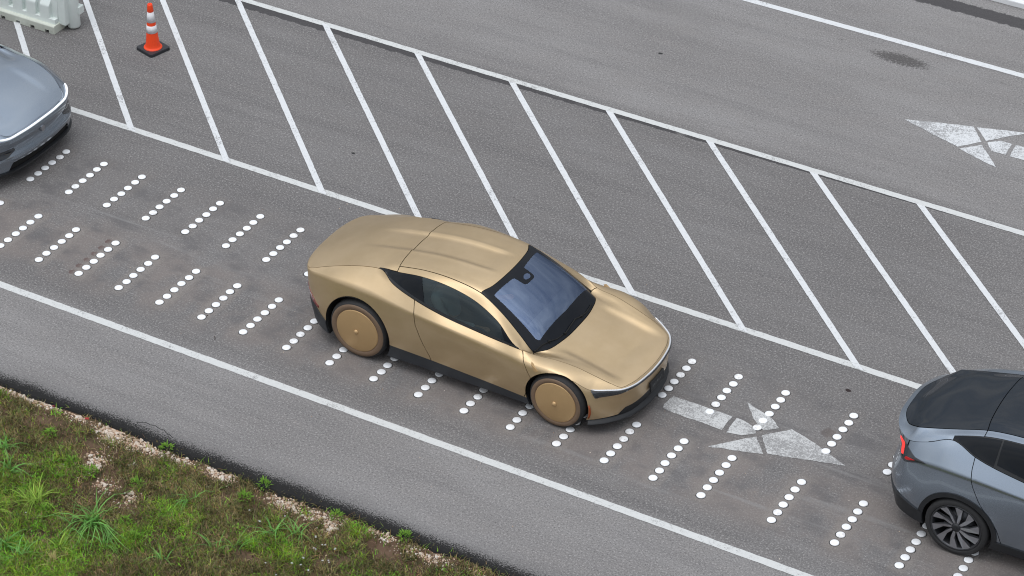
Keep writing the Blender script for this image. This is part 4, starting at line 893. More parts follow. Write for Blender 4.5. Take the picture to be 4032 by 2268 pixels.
def crossover(loc, rz, label):
    def sh_u(k, r):
        if k == 12 and r >= 5: return .6
        if k == 3 and r in (4, 5): return .85
        return 0
    def sh_v(u, r, P):
        if r == 2: return .85 if u < 14 else .5
        if r == 3: return .85 if u < 3.5 else .4 if u < 5 else .5 if u < 12 else .15
        if r == 4: return .15 if u < 5 or u > 11 else .5
        return .1 if r == 5 else 0
    def disp(G):
        x, z = G[..., 0], G[..., 2]
        G[..., 0] -= .042*np.exp(-((z-.545)/.075)**2)*sstep(1.95, 2.15, x)
        G[..., 0] += .018*np.exp(-((z-.41)/.04)**2)*sstep(1.95, 2.15, x)
        t = sstep(1.22, 1.42, x)*(np.arange(G.shape[1])[None, :] >= 3*NV)*(z > .6); w = G[..., 1]
        zc = np.polyval(np.polyfit([1.0, 1.21, 1.4, 1.63, 1.85, 1.98, 2.1, 2.2], [1.075, 1.055, 1.032, .99, .925, .872, .812, .752], 4), x)
        kk = np.interp(x, [1.0, 1.6, 1.87, 2.04, 2.14, 2.25], [.10, .081, .09, .115, .15, .16])
        G[..., 2] = z*(1-t) + (zc-kk*w**2 - .012*sstep(1.3, 1.6, x)*(1-sstep(1.8, 2.1, x))*(1-sstep(.38, .50, w)))*t
        return G
    B = Body(SUV_NET, sh_u, sh_v, disp)
    root = empty('crossover_car', loc, rz); tag(root, label, 'car', 'grey-blue crossover cars in the lane')
    RW = .36; XR, XF = -1.445, 1.445
    ar = wheel_clip(XR, RW, .405); af = wheel_clip(XF, RW, .405)
    P = M['blue']; lowx = [-2.5, -1.9, -1.0, 1.0, 2.0, 2.4]; lowz = [.40, .36, .33, .30, .27, .27]
    up = zcut(lowx, lowz); dn = lambda x, y, z: z-np.interp(x, lowx, lowz)+.003
    g = .0045
    def line(zs, xs): return lambda z: np.interp(z, zs, xs)
    r1 = line([.3, .5, .8, 1.0, 1.15, 1.28], [-.93, -1.0, -1.22, -1.32, -1.36, -1.37]); m1 = line([.2, 1.3], [-.27, -.24]); f1 = line([.2, .6, .9, 1.05], [.93, .95, 1.0, .98])
    for side in (-1, 1):
        obj('rear_wing', panel_mesh('rear_wing', [(B.region(3, 7, 0, 3, side), 't', .0052)], [ar, up, lambda x, y, z: x-r1(z)+g, lambda x, y, z: -2.14-x+.0*y]), P, root)
        rd = obj('rear_door', panel_mesh('rear_door', [(B.region(5.5, 9, 0, 3, side), 't', .0052)], [ar, up, lambda x, y, z: r1(z)-x+g, lambda x, y, z: x-m1(z)+g]), P, root)
        fd = obj('front_door', panel_mesh('front_door', [(B.region(7, 12.5, 0, 3, side), 't', .0052)], [af, up, lambda x, y, z: m1(z)-x+g, lambda x, y, z: x-f1(z)+g]), P, root)
        obj('front_wing', panel_mesh('front_wing', [(B.region(11, 15, 0, 3, side), 't', .0052)], [af, up, lambda x, y, z: f1(z)-x+g, lambda x, y, z: np.where(z < .60, x-1.80, -1)]), P, root)
        for door, pts in ((rd, [(-1.20, 1.055), (-1.15, 1.045), (-.97, 1.03)]), (fd, [(-.12, 1.02), (-.07, 1.01), (.11, .995)])):
            q = [Vector((x, side*np.interp(z, [.7, .99, 1.05, 1.2], [.935, .921, .920, .85]), z)) for x, z in pts]
            obj('handle', tube_mesh('handle', q, [.017, .011, .011], 8), M['gap'], door)
        obj('roof_rail', panel_mesh('roof_rail', [(B.region(4, 6, 4, 5, side), 'rt', .0052), (B.region(4, 5, 3, 4, side), 'b', .0052), (B.region(6, 12, 4, 5, side), 'lrbt', .0052)], lip=.01), P, root)
        belt = lambda x, y, z: (.03 - (z-np.interp(x, [-1.66, -1.36, -.8, -.2, .2, .58, .88], [1.345, 1.262, 1.185, 1.13, 1.10, 1.06, 1.02])))
        obj('quarter_glass', panel_mesh('quarter_glass', [(B.region(5, 6.4, 3, 4, side), 'bt', .012)], [lambda x, y, z: x+1.13], lip=.006), M['dark_glass'], root)
        obj('door_glass', panel_mesh('door_glass', [(B.region(6, 8, 3, 4, side), 'bt', .008)], [lambda x, y, z: -1.12-x, lambda x, y, z: x+.27, belt], lip=.006), M['dark_glass'], root)
        obj('door_glass', panel_mesh('door_glass', [(B.region(7, 11, 3, 4, side), 'bt', .008)], [lambda x, y, z: -.24-x, belt], lip=.006), M['dark_glass'], root)
        obj('window_surround', panel_mesh('window_surround', [(B.region(5, 11, 3, 4, side), '', 0)], [], lip=.004, offset=-.005), M['black_trim'], root)
        # black arch mouldings and sill
        for cx, st in ((XR, (3, 7)), (XF, (10.5, 15))):
            out = wheel_clip(cx, RW, .455)
            obj('arch_moulding', panel_mesh('arch_moulding', [(B.region(st[0], st[1], 0, 3, side), '', 0)], [wheel_clip(cx, RW, .40), lambda x, y, z, o=out: -o(x, y, z), lambda x, y, z: z-1.0], offset=.010, lip=.02), M['black_trim'], root)
        obj('sill', panel_mesh('sill', [(B.region(5.5, 12.5, 0, 1, side), '', 0)], [ar, af, dn], offset=.012, lip=.02), M['black_trim'], root)
        # tail lamp
        tl = poly_sdf([(-2.40, 1.09), (-2.17, 1.075), (-2.02, 1.035), (-1.85, 1.045), (-2.0, .985), (-2.12, .93), (-2.40, .93)])
        lamp = obj('tail_lamp', panel_mesh('tail_lamp', [(B.region(1.5, 5, 1, 3, side), '', 0)], [lambda x, y, z: tl(x, z), lambda x, y, z: .52-np.abs(y)], offset=.006, lip=.01), M['lens_black'], root)
        rl = poly_sdf([(-2.28, 1.075), (-2.185, 1.07), (-2.165, .98), (-2.20, .965), (-2.225, 1.04), (-2.28, 1.05)]); rl2 = poly_sdf([(-2.15, .985), (-2.0, 1.012), (-1.95, 1.02), (-2.03, .985), (-2.12, .955)])
        obj('lit_strip', panel_mesh('lit_strip', [(B.region(1.5, 5, 1, 3, side), '', 0)], [lambda x, y, z: rl(x, z), lambda x, y, z: .52-np.abs(y)], offset=.010, lip=.003), M['red_light'], lamp)
        obj('turn_lamp', panel_mesh('turn_lamp', [(B.region(1.5, 5, 1, 3, side), '', 0)], [lambda x, y, z: rl2(x, z)], offset=.010, lip=.003), M['red_lens2'], lamp)
        # mirrors
        me = bmesh.new(); bmesh.ops.create_icosphere(me, subdivisions=3, radius=1.0)
        for v in me.verts: v.co = Vector((v.co.x*.09, v.co.y*.12, v.co.z*.075))
        mr = obj('door_mirror', bm_mesh('door_mirror', me, True), P, root); mr.location = (.62, side*1.03, 1.13)
        obj('mirror_stalk', tube_mesh('mirror_stalk', [(0, -side*.19, -.06), (0, -side*.06, -.03)], .025, 8), M['black_trim'], mr)
        # headlamp slot low in the bumper corner
        hl = poly_sdf([(2.20, .545), (2.06, .535), (1.98, .475), (2.08, .43), (2.175, .45)])
        obj('headlamp', panel_mesh('headlamp', [(B.region(14.5, 17, 0, 2.2, side), '', 0)], [lambda x, y, z: hl(x, z), lambda x, y, z: .50-np.abs(y)], offset=.003, lip=.01), M['lens_black'], root)
    obj('tailgate', panel_mesh('tailgate', [(B.region(0, 4, 3, 5, -1), 't', .0052), (B.region(0, 4, 3, 5, 1), 't', .0052)]), P, root)
    obj('spoiler_lip', panel_mesh('spoiler_lip', [(B.region(0, 3, 2.6, 3.0, -1), '', 0), (B.region(0, 3, 2.6, 3.0, 1), '', 0)], offset=.002, lip=.006), P, root)
    obj('tail_panel', panel_mesh('tail_panel', [(B.region(0, 4, 0, 2.6, -1), '', 0), (B.region(0, 4, 0, 2.6, 1), '', 0)], [lambda x, y, z: x+2.135, lambda x, y, z: .50-z]), P, root)
    obj('lit_tail_bar', panel_mesh('lit_tail_bar', [(B.region(0, 3, 2, 3, -1), '', 0), (B.region(0, 3, 2, 3, 1), '', 0)], [lambda x, y, z: 1.02-z, lambda x, y, z: z-1.045], offset=.004), M['red_light'], root)
    obj('rear_bumper', panel_mesh('rear_bumper', [(B.region(0, 5.5, 0, 2, -1), '', 0), (B.region(0, 5.5, 0, 2, 1), '', 0)], [ar, lambda x, y, z: z-np.interp(x, [-2.5, -2.2, -1.9, -1.6], [.52, .50, .41, .36]), lambda x, y, z: x-XR], offset=.014, lip=.03), M['black_trim'], root)
    # glass roof in two panes, windscreen, bonnet, nose
    obj('rear_window', panel_mesh('rear_window', [(B.region(0, 4, 5, 8, -1), 'b', .0052), (B.region(0, 4, 5, 8, 1), 'b', .0052), (B.region(4, 6, 5, 8), 'rbt', .0052)], lip=.006), M['roof_glass'], root)
    obj('glass_roof', panel_mesh('glass_roof', [(B.region(6, 9, 5, 8), 'lrbt', .0052)], lip=.006), M['roof_glass'], root)
    obj('windscreen', panel_mesh('windscreen', [(B.region(9, 12, 5, 8), 'lrbt', .003)], lip=.006), M['roof_glass'], root)
    obj('bonnet', panel_mesh('bonnet', [(B.region(12, 18, 3, 8, -1), 'lb', .003), (B.region(12, 18, 3, 8, 1), 'lb', .003)]), P, root)
    obj('front_bumper', panel_mesh('front_bumper', [(B.region(14, 18, 0, 3, -1), '', 0), (B.region(14, 18, 0, 3, 1), '', 0)], [af, lambda x, y, z: np.where(z > .60, (2.045 + 0*x)-x, 1.80-x), lambda x, y, z: .235-z, lambda x, y, z: -np.maximum(np.maximum(.225-z, z-.345-.02*np.abs(y)), np.abs(y)-.63+.5*(z-.22))]), P, root)
    obj('lower_grille', panel_mesh('lower_grille', [(B.region(15, 18, 0, 1.6, -1), '', 0), (B.region(15, 18, 0, 1.6, 1), '', 0)], [lambda x, y, z: np.abs(y)-.66, lambda x, y, z: z-.375], offset=-.03, lip=.0), M['gap'], root)
    obj('chin', panel_mesh('chin', [(B.region(14.5, 18, 0, 1, -1), '', 0), (B.region(14.5, 18, 0, 1, 1), '', 0)], [af, lambda x, y, z: z-.232], offset=.018, lip=.04), M['black_trim'], root)
    # badge outline on the nose: small rounded shield
    pts = [(-.030, .035), (0, .046), (.030, .035), (.034, .005), (.024, -.03), (0, -.046), (-.024, -.03), (-.034, .005)]
    bm = bmesh.new(); vs = [bm.verts.new((2.262, y, .585+z)) for y, z in pts]; vo = [bm.verts.new((2.235, y*1.1, .585+z*1.1)) for y, z in pts]
    bm.faces.new(vs)
    for k in range(8): bm.faces.new((vs[k], vo[k], vo[(k+1) % 8], vs[(k+1) % 8]))
    bmesh.ops.recalc_face_normals(bm, faces=bm.faces); obj('nose_badge', bm_mesh('nose_badge', bm), M['wheel_light'], root)
    row = B.G[:, int(2.25*NV)]; a = int(14.75*NU); nl = [Vector(p) for p in row[a::2]]
    if (nl[-1]-Vector(row[-1])).length > 1e-6: nl.append(Vector(row[-1]))
    def outw(p): return Vector((p.x-1.0, p.y*1.2, 0)).normalized()
    cutk = max(i for i, p in enumerate(nl) if abs(p.y) > .56)
    for sd in (-1, 1):
        seg = [Vector((p.x, sd*abs(p.y), p.z)) for p in nl[:cutk+1]]
        obj('light_bar_end', tube_mesh('light_bar_end', [p+outw(p)*.008+Vector((0, 0, .012)) for p in seg], [.009]+[.0165]*(len(seg)-1), 8, squash=.8), M['white_light'], root)
    mid = [p for p in nl[cutk:]]; mid[0] = mid[0].lerp(mid[1], .12); mid = mid + [Vector((p.x, -p.y, p.z)) for p in mid[-2::-1]]
    obj('light_bar', tube_mesh('light_bar', [p+outw(p)*.008+Vector((0, 0, .012)) for p in mid], .0165, 8, squash=.8), M['white_light'], root)
    sc_ = [wheel_clip(XR, RW, .47), wheel_clip(XF, RW, .47), lambda x, y, z: .25-z]
    obj('body_shell', inner_shell('body_shell', B, 0, 18, 0, 8, .03, sc_), M['gap'], root)
    bm = bmesh.new(); box_bm(bm, -2.1, 2.1, -.6, .6, .17, .24); box_bm(bm, -1.0, 1.0, -.86, .86, .18, .3); obj('underbody', bm_mesh('underbody', bm), M['gap'], root)
    for cx in (XR, XF):
        for sd in (-1, 1):
            me = lathe('wheel_liner', [(.001, sd*.6), (.44, sd*.6), (.44, sd*.90)], 40, 'y'); bm = bmesh.new(); bm.from_mesh(me)
            bmesh.ops.bisect_plane(bm, geom=bm.verts[:]+bm.edges[:]+bm.faces[:], plane_co=(0, 0, -.18), plane_no=(0, 0, -1), clear_outer=True); bm.to_mesh(me); bm.free()
            o = obj('wheel_liner', me, M['gap'], root); o.location = (cx, 0, RW)
            t = .255; r = RW
            w = obj('wheel', lathe('tyre', [(.292, -t/2+.01), (r*.92, -t/2), (r*.98, -t/2+.015), (r, -t/2+.04), (r, t/2-.04), (r*.985, t/2-.02), (r*.95, t/2-.004), (r*.86, t/2), (.296, t/2-.004), (.29, t/2-.02)], 64, 'y'), M['rubber'], root)
            w.location = (cx, sd*(.945-t/2), r)
            if sd < 0: w.scale = (1, -1, 1)
            obj('rim', lathe('rim', [(.292, t/2-.012), (.286, t/2-.004), (.272, t/2-.010), (.262, t/2-.03), (.255, 0), (.255, -t/2+.02)], 48, 'y'), M['wheel_dark'], w)
            obj('brake_disc', lathe('brake_disc', [(.001, t/2-.12), (.18, t/2-.12), (.18, t/2-.15), (.001, t/2-.15)], 32, 'y'), M['wheel_dark'], w)
            obj('wheel_back', lathe('wheel_back', [(.001, -t/2+.03), (.26, -t/2+.03)], 32, 'y'), M['gap'], w)
            obj('hub_cap', lathe('hub_cap', [(.052, t/2-.03), (.048, t/2-.008), (.03, t/2-.002), (.001, t/2)], 24, 'y'), M['black_trim'], w)
            for k in range(10):
                a = 2*math.pi*k/10; tw = .34 if k % 2 else .30
                b = bmesh.new()
                def pt(rr, ang, h): return b.verts.new((rr*math.cos(a+ang), h, rr*math.sin(a+ang)))
                ys = t/2
                A1 = [pt(.04, -.25, ys-.022), pt(.14, .0, ys-.012), pt(.268, tw-.20, ys-.006), pt(.279, tw+.14, ys-.012), pt(.15, .27, ys-.024), pt(.04, .35, ys-.022)]
                B1 = [pt(.04, -.25, ys-.06), pt(.14, .02, ys-.06), pt(.27, tw-.12, ys-.05), pt(.277, tw+.13, ys-.055), pt(.15, .26, ys-.06), pt(.04, .35, ys-.06)]
                b.faces.new(A1); b.faces.new(B1[::-1])
                for q in range(6): b.faces.new((A1[q], B1[q], B1[(q+1) % 6], A1[(q+1) % 6]))
                bmesh.ops.recalc_face_normals(b, faces=b.faces)
                obj('spoke', bm_mesh('spoke', b), M['wheel_light2'], w)
    return root
M['red_lens2'] = simple('red_turn_lens', (.45, .012, .015), .2, coat=.6)
M['wheel_light2'] = simple('grey_alloy', (.40, .41, .44), .30, .85)

# ------------------------------------------------------------------ stones, flowers, cone, barrier
def stone_mat():
    N = NT('limestone'); co = N.n('TexCoord').outputs['Object']; oi = N.n('ObjectInfo'); r = oi.outputs['Random']
    cr_ = N.n('ValToRGB'); N.l(r, cr_.inputs[0]); e = cr_.color_ramp.elements; e[0].color = (.50, .36, .26, 1); e[1].color = (.74, .69, .63, 1); m = e.new(.45); m.color = (.66, .56, .46, 1)
    c = N.mix(N.math('MULTIPLY', N.noise(co, 40, 4, .7), .4), cr_.outputs[0], (.34, .24, .17)); N.col(c); N.set(Roughness=.9, Specular_IOR_Level=.2); N.bump(N.noise(co, 90, 4), .3, .003); return N.m
M['stone'] = stone_mat()
stone_mes = []
for q in range(6):
    bm = bmesh.new(); bmesh.ops.create_icosphere(bm, subdivisions=1, radius=1.0)
    sx, sy, sz = random.uniform(.8, 1.2), random.uniform(.65, .95), random.uniform(.5, .75)
    for v in bm.verts: v.co = Vector((v.co.x*sx, v.co.y*sy, v.co.z*sz))*random.uniform(.8, 1.12)
    me = bm_mesh('stone', bm); me.materials.append(M['stone']); stone_mes.append(me)
cl = [(-4.5,-2.89,.28,.03,30),(-4.2,-2.90,.2,.03,18),(-3.95,-2.89,.16,.025,10),(-3.5,-2.90,.16,.035,14),(-3.04,-2.92,.16,.05,40),(-2.93,-3.0,.12,.07,22),(-2.6,-2.95,.16,.06,36),(-2.4,-2.94,.14,.05,20),(-2.84,-3.48,.09,.10,28),(-3.14,-3.72,.06,.08,14),(-2.5,-3.72,.12,.06,14),(-2.15,-3.78,.10,.06,10),(-2.06,-2.94,.12,.05,14),(-1.6,-2.94,.14,.05,18),(-1.42,-2.96,.10,.06,14),(-.72,-2.97,.16,.06,20),(-.5,-3.0,.12,.07,14),(-.22,-3.0,.12,.05,16),(.03,-3.06,.08,.08,18),(.45,-2.92,.10,.03,6),(.68,-2.93,.08,.04,9),(1.03,-2.99,.12,.05,10),(1.35,-2.98,.18,.05,16),(1.8,-2.97,.2,.05,8),(-2.49,-3.26,.05,.03,3),(-2.97,-3.39,.06,.04,4),(-1.5,-3.8,1.3,.5,12)]
pts = []
for cx, cy, ax, ay, n in cl:
    for _ in range(n): pts.append((random.gauss(cx, ax*.55), min(-2.885, random.gauss(cy-.02, ay*.85)), cx))
random.shuffle(pts)
sized = sorted([(random.uniform(.012, .020) if random.random() < .6 else random.uniform(.020, .034), p) for p in pts], reverse=True)
WHERE = [(-3.9, 'in the thin row at the upper left of the verge'), (-3.4, 'beside the red scrap at the asphalt edge'), (-3.05, 'in the narrow patch inside the grass left of the gravel patch'), (-2.4, 'in the long heap along the asphalt edge left of the leafy weed'), (-2.0, 'at the end of the long heap beside the leafy weed'), (-1.5, 'in the patch right of the leafy weed'), (-1.0, 'in the loose patch near the middle of the verge border'), (-.3, 'in the patch left of the second edge weed'), (.3, 'in the scatter right of the second edge weed'), (9, 'in the last sparse scatter toward the bottom of the frame')]
for r_, (x, y, cx) in sized[:150]:
    wh = next(t for lim, t in WHERE if cx <= lim)
    s = bpy.data.objects.new('stone', random.choice(stone_mes)); C.objects.link(s); s.location = (x, y, float(soil_z(x, y))+r_*.25); s.scale = (r_, r_, r_); s.rotation_euler = (random.uniform(-.4, .4), random.uniform(-.4, .4), random.uniform(0, 6.28))
    tag(s, 'pale stone '+wh, 'stone', 'pale stones along the asphalt edge')
def rocks(name, items, mat):
    b0 = [(np.array([v.co for v in m.vertices]), np.array([p.vertices for p in m.polygons])) for m in stone_mes]; Vs, Fs, Cs, o = [], [], [], 0
    for r_, x, y in items:
        v, f = random.choice(b0); a = random.uniform(0, 6.28); Rm = np.array([[math.cos(a), -math.sin(a), 0], [math.sin(a), math.cos(a), 0], [0, 0, 1]])
        Vs.append(v@Rm.T*r_ + np.array([x, y, float(soil_z(x, y)) + r_*.2 if y < -2.8 else r_*.3])); Fs.append(f+o); o += len(v); t = random.choice([(.42, .27, .18), (.64, .51, .39), (.72, .65, .57), (.56, .41, .30)]); Cs.append(np.tile((*t, 1), (len(v), 1)))
    return obj(name, big_mesh(name, np.concatenate(Vs), np.concatenate(Fs), np.concatenate(Cs)), mat)
def gravel_mat():
    N = NT('gravel'); a = N.n('Attribute', attribute_name='Col'); N.col(a.outputs['Color']); N.set(Roughness=.9, Specular_IOR_Level=.2); return N.m
M['gravel'] = gravel_mat()
items = [(r_, x, y) for r_, (x, y, cx) in sized[150:]]
for cx, cy, ax, ay, n in cl:
    for _ in range(int(n*9)): items.append((random.uniform(.005, .015), random.gauss(cx, ax*.7), min(-2.88, random.gauss(cy-.015, ay*1.15))))
for _ in range(500): items.append((random.uniform(.004, .010), random.uniform(-5.5, 2.5), -2.9-abs(random.gauss(0, .12))))
tag(rocks('gravel', items, M['gravel']), 'small pale gravel spilled along the asphalt edge', 'gravel', kind='stuff')
items = [(random.uniform(.004, .009), random.uniform(-5, 6), random.uniform(-2.75, 3)) for _ in range(60)]
tag(rocks('loose_grit', items, M['gravel']), 'tiny pale grit scattered on the asphalt', 'grit', kind='stuff')
# tiny white flowers
parts = []; n = 46
FL = [(-.64,-3.45),(.02,-3.36),(.19,-3.43),(.32,-3.44),(.14,-3.54),(.04,-3.86),(.14,-3.83),(.31,-3.66),(.38,-3.65),(.11,-3.73),(.26,-3.87),(-.45,-3.25),(-.2,-4.0),(.0,-4.1),(-.85,-3.35),(-2.2,-3.8),(-2.95,-4.6)]; FL = FL + [(a+RNG.uniform(-.03, .03), b+RNG.uniform(-.03, .03)) for a, b in FL[:11]]; fx = np.array([a for a, b in FL]); fy = np.array([b for a, b in FL])
for xx, yy in zip(fx, fy):
    if yy > -3.0: continue
    a = np.arange(5)*1.2566+RNG.uniform(0, 1); m = 5; z = np.full(m, float(soil_z(xx, yy))+.065)
    parts.append(blades(np.full(m, xx), np.full(m, yy), z, np.full(m, .012), np.full(m, .010), np.full(m, 1.2), a, np.tile((.62, .64, .62), (m, 1))))
V, F, Cc = join_blades(parts); g = obj('flowers', big_mesh('flowers', V, F, Cc), M['leaf']); tag(g, 'tiny white flowers scattered in the verge grass', 'flowers', kind='stuff')
# litter
for (x, y, w_, lab, colr) in [(-3.40, -2.89, .022, 'small red plastic scrap lying by the asphalt edge', (.45, .02, .03)), (-3.88, -2.89, .014, 'tiny dark red scrap left of the red plastic scrap', (.25, .02, .03))]:
    bm = bmesh.new(); box_bm(bm, -w_, w_, -w_*.6, w_*.6, 0, .012, .003)
    for v in bm.verts: v.co.z += .3*v.co.x*(1 if v.co.y > 0 else -1)
    o = obj('litter_scrap', bm_mesh('litter_scrap', bm), simple('scrap', colr, .5)); o.location = (x, y, float(soil_z(x, y))+.02); o.rotation_euler = (.2, .1, .5); tag(o, lab, 'litter')
for (x, y, ang, ln, lab) in [(-3.02, -.88, -.9, .075, 'short dark twig lying left of the white edge line'), (-3.36, -.56, 1.4, .045, 'short twig beside the sixth stud row')]:
    o = obj('twig', tube_mesh('twig', [(-ln/2, 0, .004), (0, .004, .006), (ln/2, -.002, .004)], .0035, 6), simple('twig_bark', (.06, .045, .035), .9)); o.location = (x, y, 0); o.rotation_euler = (0, 0, ang); tag(o, lab, 'twig')

# traffic cone
cone = empty('traffic_cone', (-7.61, 4.272, 0), R(-16)); tag(cone, 'orange traffic cone with two white bands on a black square base', 'traffic cone')
def cone_mat():
    N = NT('cone_orange'); co = N.n('TexCoord').outputs['Object']; c = N.mix(N.math('MULTIPLY', N.step(N.noise(co, 22, 5, .7, stretch=(1, 1, .3)), .58, .72), .6), (1.0, .075, .012), (.5, .04, .02)); N.col(c); N.set(Roughness=.5); return N.m
M['cone'] = cone_mat(); M['band'] = simple('reflective_band', (.82, .82, .84), .4, 0, .06, 30)
bm = bmesh.new(); box_bm(bm, -.172, .172, -.172, .172, 0, .042); es = [e for e in bm.edges if abs(e.verts[0].co.z-e.verts[1].co.z) > .01]; bmesh.ops.bevel(bm, geom=es, offset=.035, segments=4, affect='EDGES', profile=.5)
bmesh.ops.bevel(bm, geom=[e for e in bm.edges if e.verts[0].co.z > .04 and e.verts[1].co.z > .04], offset=.006, segments=2, affect='EDGES'); obj('base', bm_mesh('base', bm), M['dark_trim'], cone)
cr2 = lambda z: .033+(.71-z)*.108
obj('cone_body', lathe('cone_body', [(.128, .040), (.126, .050), (.112, .056), (.104, .072)]+[(cr2(z)-.004, z) for z in (.12, .3, .5, .68)]+[(.034, .705), (.030, .712), (.024, .712), (.022, .66)], 40), M['cone'], cone)
obj('grip', lathe('grip', [(cr2(.60)-.002, .60), (cr2(.60)+.001, .605), (.036, .70), (.031, .716), (.024, .716), (.024, .70)], 32), M['cone'], cone)
for z0, z1 in ((.445, .600), (.285, .395)): obj('white_band', lathe('white_band', [(cr2(z0)-.003, z0), (cr2(z0)-.001, z0), (cr2(z1)-.001, z1), (cr2(z1)-.003, z1)], 40), M['band'], cone)

# water-filled plastic barrier
M['poly'] = simple('white_polyethylene', (.72, .78, .75), .5, 0, .08, 4); M['poly_dirty'] = simple('dirty_polyethylene', (.62, .65, .57), .6, 0, .15, 8)
bar = empty('water_barrier', (-9.02, 4.2, 0), 0); tag(bar, 'white plastic water-filled road barrier with moulded recesses, top left corner', 'barrier')
def prism(name, prof, x0, x1, mat, parent, bevel=.008):
    """prof: (y,z) outline extruded along x"""
    bm = bmesh.new(); a = [bm.verts.new((x0, y, z)) for y, z in prof]; b = [bm.verts.new((x1, y, z)) for y, z in prof]; n = len(prof)
    bm.faces.new(a); bm.faces.new(b[::-1])
    for k in range(n): bm.faces.new((a[k], b[k], b[(k+1) % n], a[(k+1) % n]))
    bmesh.ops.recalc_face_normals(bm, faces=bm.faces)
    if bevel: bmesh.ops.bevel(bm, geom=bm.edges[:], offset=bevel, segments=2, affect='EDGES', profile=.5)
    return obj(name, bm_mesh(name, bm), mat, parent)
L0 = -1.95
foot = [(-.30, .045), (-.30, .115), (-.285, .13), (.285, .13), (.30, .115), (.30, .045)]
prism('base_ledge', foot, L0, 0, M['poly_dirty'], bar, .006)
for x0 in np.arange(L0, -.05, .255):
    x1 = min(x0+.185, 0.0)
    if x1 - x0 > .1: prism('foot', [(-.298, 0), (-.298, .05), (.298, .05), (.298, 0)], x0+.07, x1+.07 if x1+.07 < 0 else -.002, M['poly_dirty'], bar, .006)
prism('lower_wall', [(-.245, .12), (-.235, .20), (.235, .20), (.245, .12)], L0, -.02, M['poly'], bar, .006)
core = [(-.175, .19), (-.14, .62), (-.11, .95), (-.09, 1.06), (.09, 1.06), (.11, .95), (.14, .62), (.175, .19)]
prism('upper_wall', core, L0, -.02, M['poly'], bar, .012)
for x0 in np.arange(L0+.02, -.15, .235):
    prism('buttress', [(-.238, .17), (-.222, .38), (-.16, .455), (-.10, .50), (.10, .50), (.16, .455), (.222, .38), (.238, .17)], x0, x0+.165, M['poly'], bar, .014)
    prism('upper_rib', [(-.150, .62), (-.125, .92), (-.09, .98), (.09, .98), (.125, .92), (.150, .62)], x0+.02, x0+.14, M['poly'], bar, .012)
kn = lathe('knuckle', [(.001, .02), (.085, .02), (.092, .04), (.092, 1.02), (.08, 1.04), (.001, 1.04)], 28); ko = obj('knuckle', kn, M['poly'], bar); ko.location = (.10, .02, 0)
prism('end_wall', [(-.16, .10), (-.12, 1.0), (.12, 1.0), (.16, .10)], -.05, .10, M['poly'], bar, .01)
for z in (.22, .50, .78): prism('lug', [(.02, z), (.02, z+.12), (.13, z+.12), (.13, z)], .10, .215, M['poly'], bar, .01)

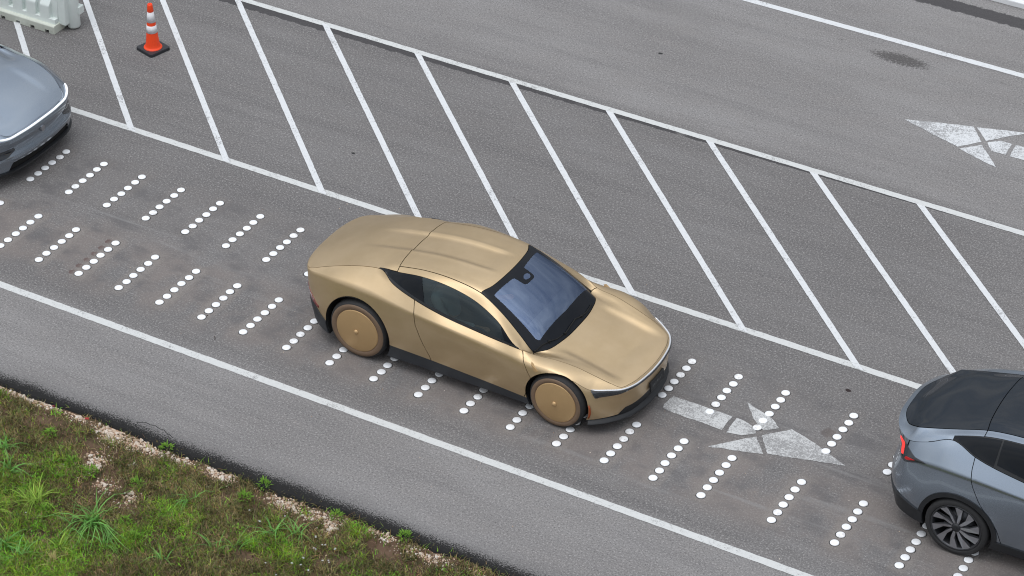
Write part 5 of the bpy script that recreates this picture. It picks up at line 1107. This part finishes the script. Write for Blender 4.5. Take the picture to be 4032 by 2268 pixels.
# ------------------------------------------------------------------ the person in the right-hand seat
def skinned(name, joints, bones, mat, parent, sub=2):
    me = bpy.data.meshes.new(name); me.from_pydata([j[:3] for j in joints], bones, []); o = obj(name, me, mat, parent)
    sm = o.modifiers.new('skin', 'SKIN'); sm.use_smooth_shade = True
    for i, j in enumerate(joints):
        sv = me.skin_vertices[0].data[i]; rr = j[3]; sv.radius = (rr, rr*(j[4] if len(j) > 4 else 1)); sv.use_root = (i == 0)
    s2 = o.modifiers.new('sub', 'SUBSURF'); s2.levels = sub; s2.render_levels = sub; return o
M['skin'] = simple('skin', (.50, .29, .21), .55); M['shirt'] = simple('light_shirt', (.52, .56, .62), .85, 0, .08, 20); M['jeans'] = simple('dark_trousers', (.04, .05, .08), .9); M['hair'] = simple('dark_hair', (.03, .022, .016), .7)
def person(loc, rz):
    p = empty('person', loc, rz); tag(p, 'person in a light shirt sitting in the gold coupe, left hand raised', 'person')
    J = [(-.33, -.37, .60, .12), (-.40, -.37, .76, .115), (-.47, -.37, .92, .13), (-.51, -.37, 1.02, .06), (-.50, -.37, 1.07, .05), (-.48, -.37, 1.15, .082), (-.475, -.37, 1.20, .07),
         (-.49, -.20, .96, .055), (-.26, -.13, .80, .042), (-.06, -.12, .86, .034), (.06, -.08, .88, .027), (.11, -.06, .885, .034, .6), (.155, -.045, .89, .036, .5),
         (-.49, -.54, .96, .055), (-.30, -.60, .74, .042), (-.10, -.50, .68, .034), (.00, -.46, .66, .027), (.07, -.44, .655, .034, .6),
         (-.28, -.28, .58, .09), (.12, -.25, .62, .065), (.22, -.25, .36, .045), (.34, -.25, .35, .04), (-.28, -.46, .58, .09), (.12, -.49, .62, .065), (.22, -.49, .36, .045), (.34, -.49, .35, .04)]
    E = [(0, 1), (1, 2), (2, 3), (3, 4), (4, 5), (5, 6), (2, 7), (7, 8), (8, 9), (9, 10), (10, 11), (11, 12), (2, 13), (13, 14), (14, 15), (15, 16), (16, 17), (0, 18), (18, 19), (19, 20), (20, 21), (0, 22), (22, 23), (23, 24), (24, 25)]
    def fingers(base, dirx, spread, up):
        n0 = len(J)
        for f_, ln in zip((-1.5, -.5, .5, 1.5), (.075, .085, .082, .066)):
            a = Vector(base); d = Vector(dirx).normalized(); s_ = Vector(spread).normalized(); u_ = Vector(up)
            st = a + s_*f_*.018; k = len(J); J.append((*st, .010)); J.append((*(st+d*ln*.5+u_*.004), .0088)); J.append((*(st+d*ln*.85-u_*.014), .008)); E.extend([(k, k+1), (k+1, k+2)]); E.append((12 if n0 < 45 and base[1] > -.2 else 17, k))
        k = len(J); st = Vector(base)-Vector(dirx).normalized()*.045+Vector(spread).normalized()*-.035; J.append((*st, .012)); J.append((*(st+Vector(dirx).normalized()*.035-Vector(spread).normalized()*.022), .010)); E.append((k, k+1)); E.append((11 if base[1] > -.2 else 17, k))
    fingers((.185, -.035, .895), (1, .25, .15), (0, 0, 1), (0, -1, 0)); fingers((.10, -.43, .655), (1, .2, -.1), (0, 1, 0), (0, 0, 1))
    skinned('body', J, E, M['skin'], p, 1)
    def grown(idx, edges, g, mat, name):
        m = {a: i for i, a in enumerate(idx)}; jj = [(*J[a][:3], J[a][3]+g) for a in idx]; skinned(name, jj, [(m[a], m[b]) for a, b in edges], mat, p)
    grown([0, 1, 2, 3, 7, 8, 9, 10, 13, 14, 15, 16], [(0, 1), (1, 2), (2, 3), (2, 7), (7, 8), (8, 9), (9, 10), (2, 13), (13, 14), (14, 15), (15, 16)], .014, M['shirt'], 'shirt')
    grown([0, 18, 19, 20, 22, 23, 24], [(0, 18), (18, 19), (19, 20), (0, 22), (22, 23), (23, 24)], .012, M['jeans'], 'trousers')
    bm = bmesh.new(); bmesh.ops.create_uvsphere(bm, u_segments=20, v_segments=12, radius=.1)
    for v in bm.verts: v.co = Vector((v.co.x*1.05-.015, v.co.y*.86, v.co.z*.95+.015))
    bmesh.ops.bisect_plane(bm, geom=bm.verts[:]+bm.edges[:]+bm.faces[:], plane_co=(.02, 0, -.01), plane_no=(.8, 0, -.6), clear_outer=True)
    h = obj('hair', bm_mesh('hair', bm, True), M['hair'], p); h.location = (-.48, -.37, 1.175)
    for sd in (-1, 1):
        e = bmesh.new(); bmesh.ops.create_uvsphere(e, u_segments=10, v_segments=8, radius=.009); o = obj('eye', bm_mesh('eye', e, True), M['band'], p); o.location = (-.402, -.37+sd*.03, 1.165)
    obj('nose', tube_mesh('nose', [(-.40, -.37, 1.17), (-.385, -.37, 1.14)], [.008, .014], 8), M['skin'], p)
    obj('mouth', tube_mesh('mouth', [(-.403, -.39, 1.108), (-.397, -.37, 1.107), (-.403, -.35, 1.108)], .004, 6), M['lip'], p)
    return p
M['lip'] = simple('lip', (.35, .13, .11), .5)
gold_car(CAR_LOC, CAR_YAW)
person(CAR_LOC, CAR_YAW)
c1 = crossover((7.536, .803, 0), R(.4), 'grey-blue crossover at the right edge, seen from behind, with lit red tail lamp')
remap(); c2 = copy_tree(c1); c2.location = (-9.30, 1.15, 0); c2.rotation_euler = (0, 0, R(-.3)); tag(c2, 'grey-blue crossover at the left edge, nose showing a lit white light bar')
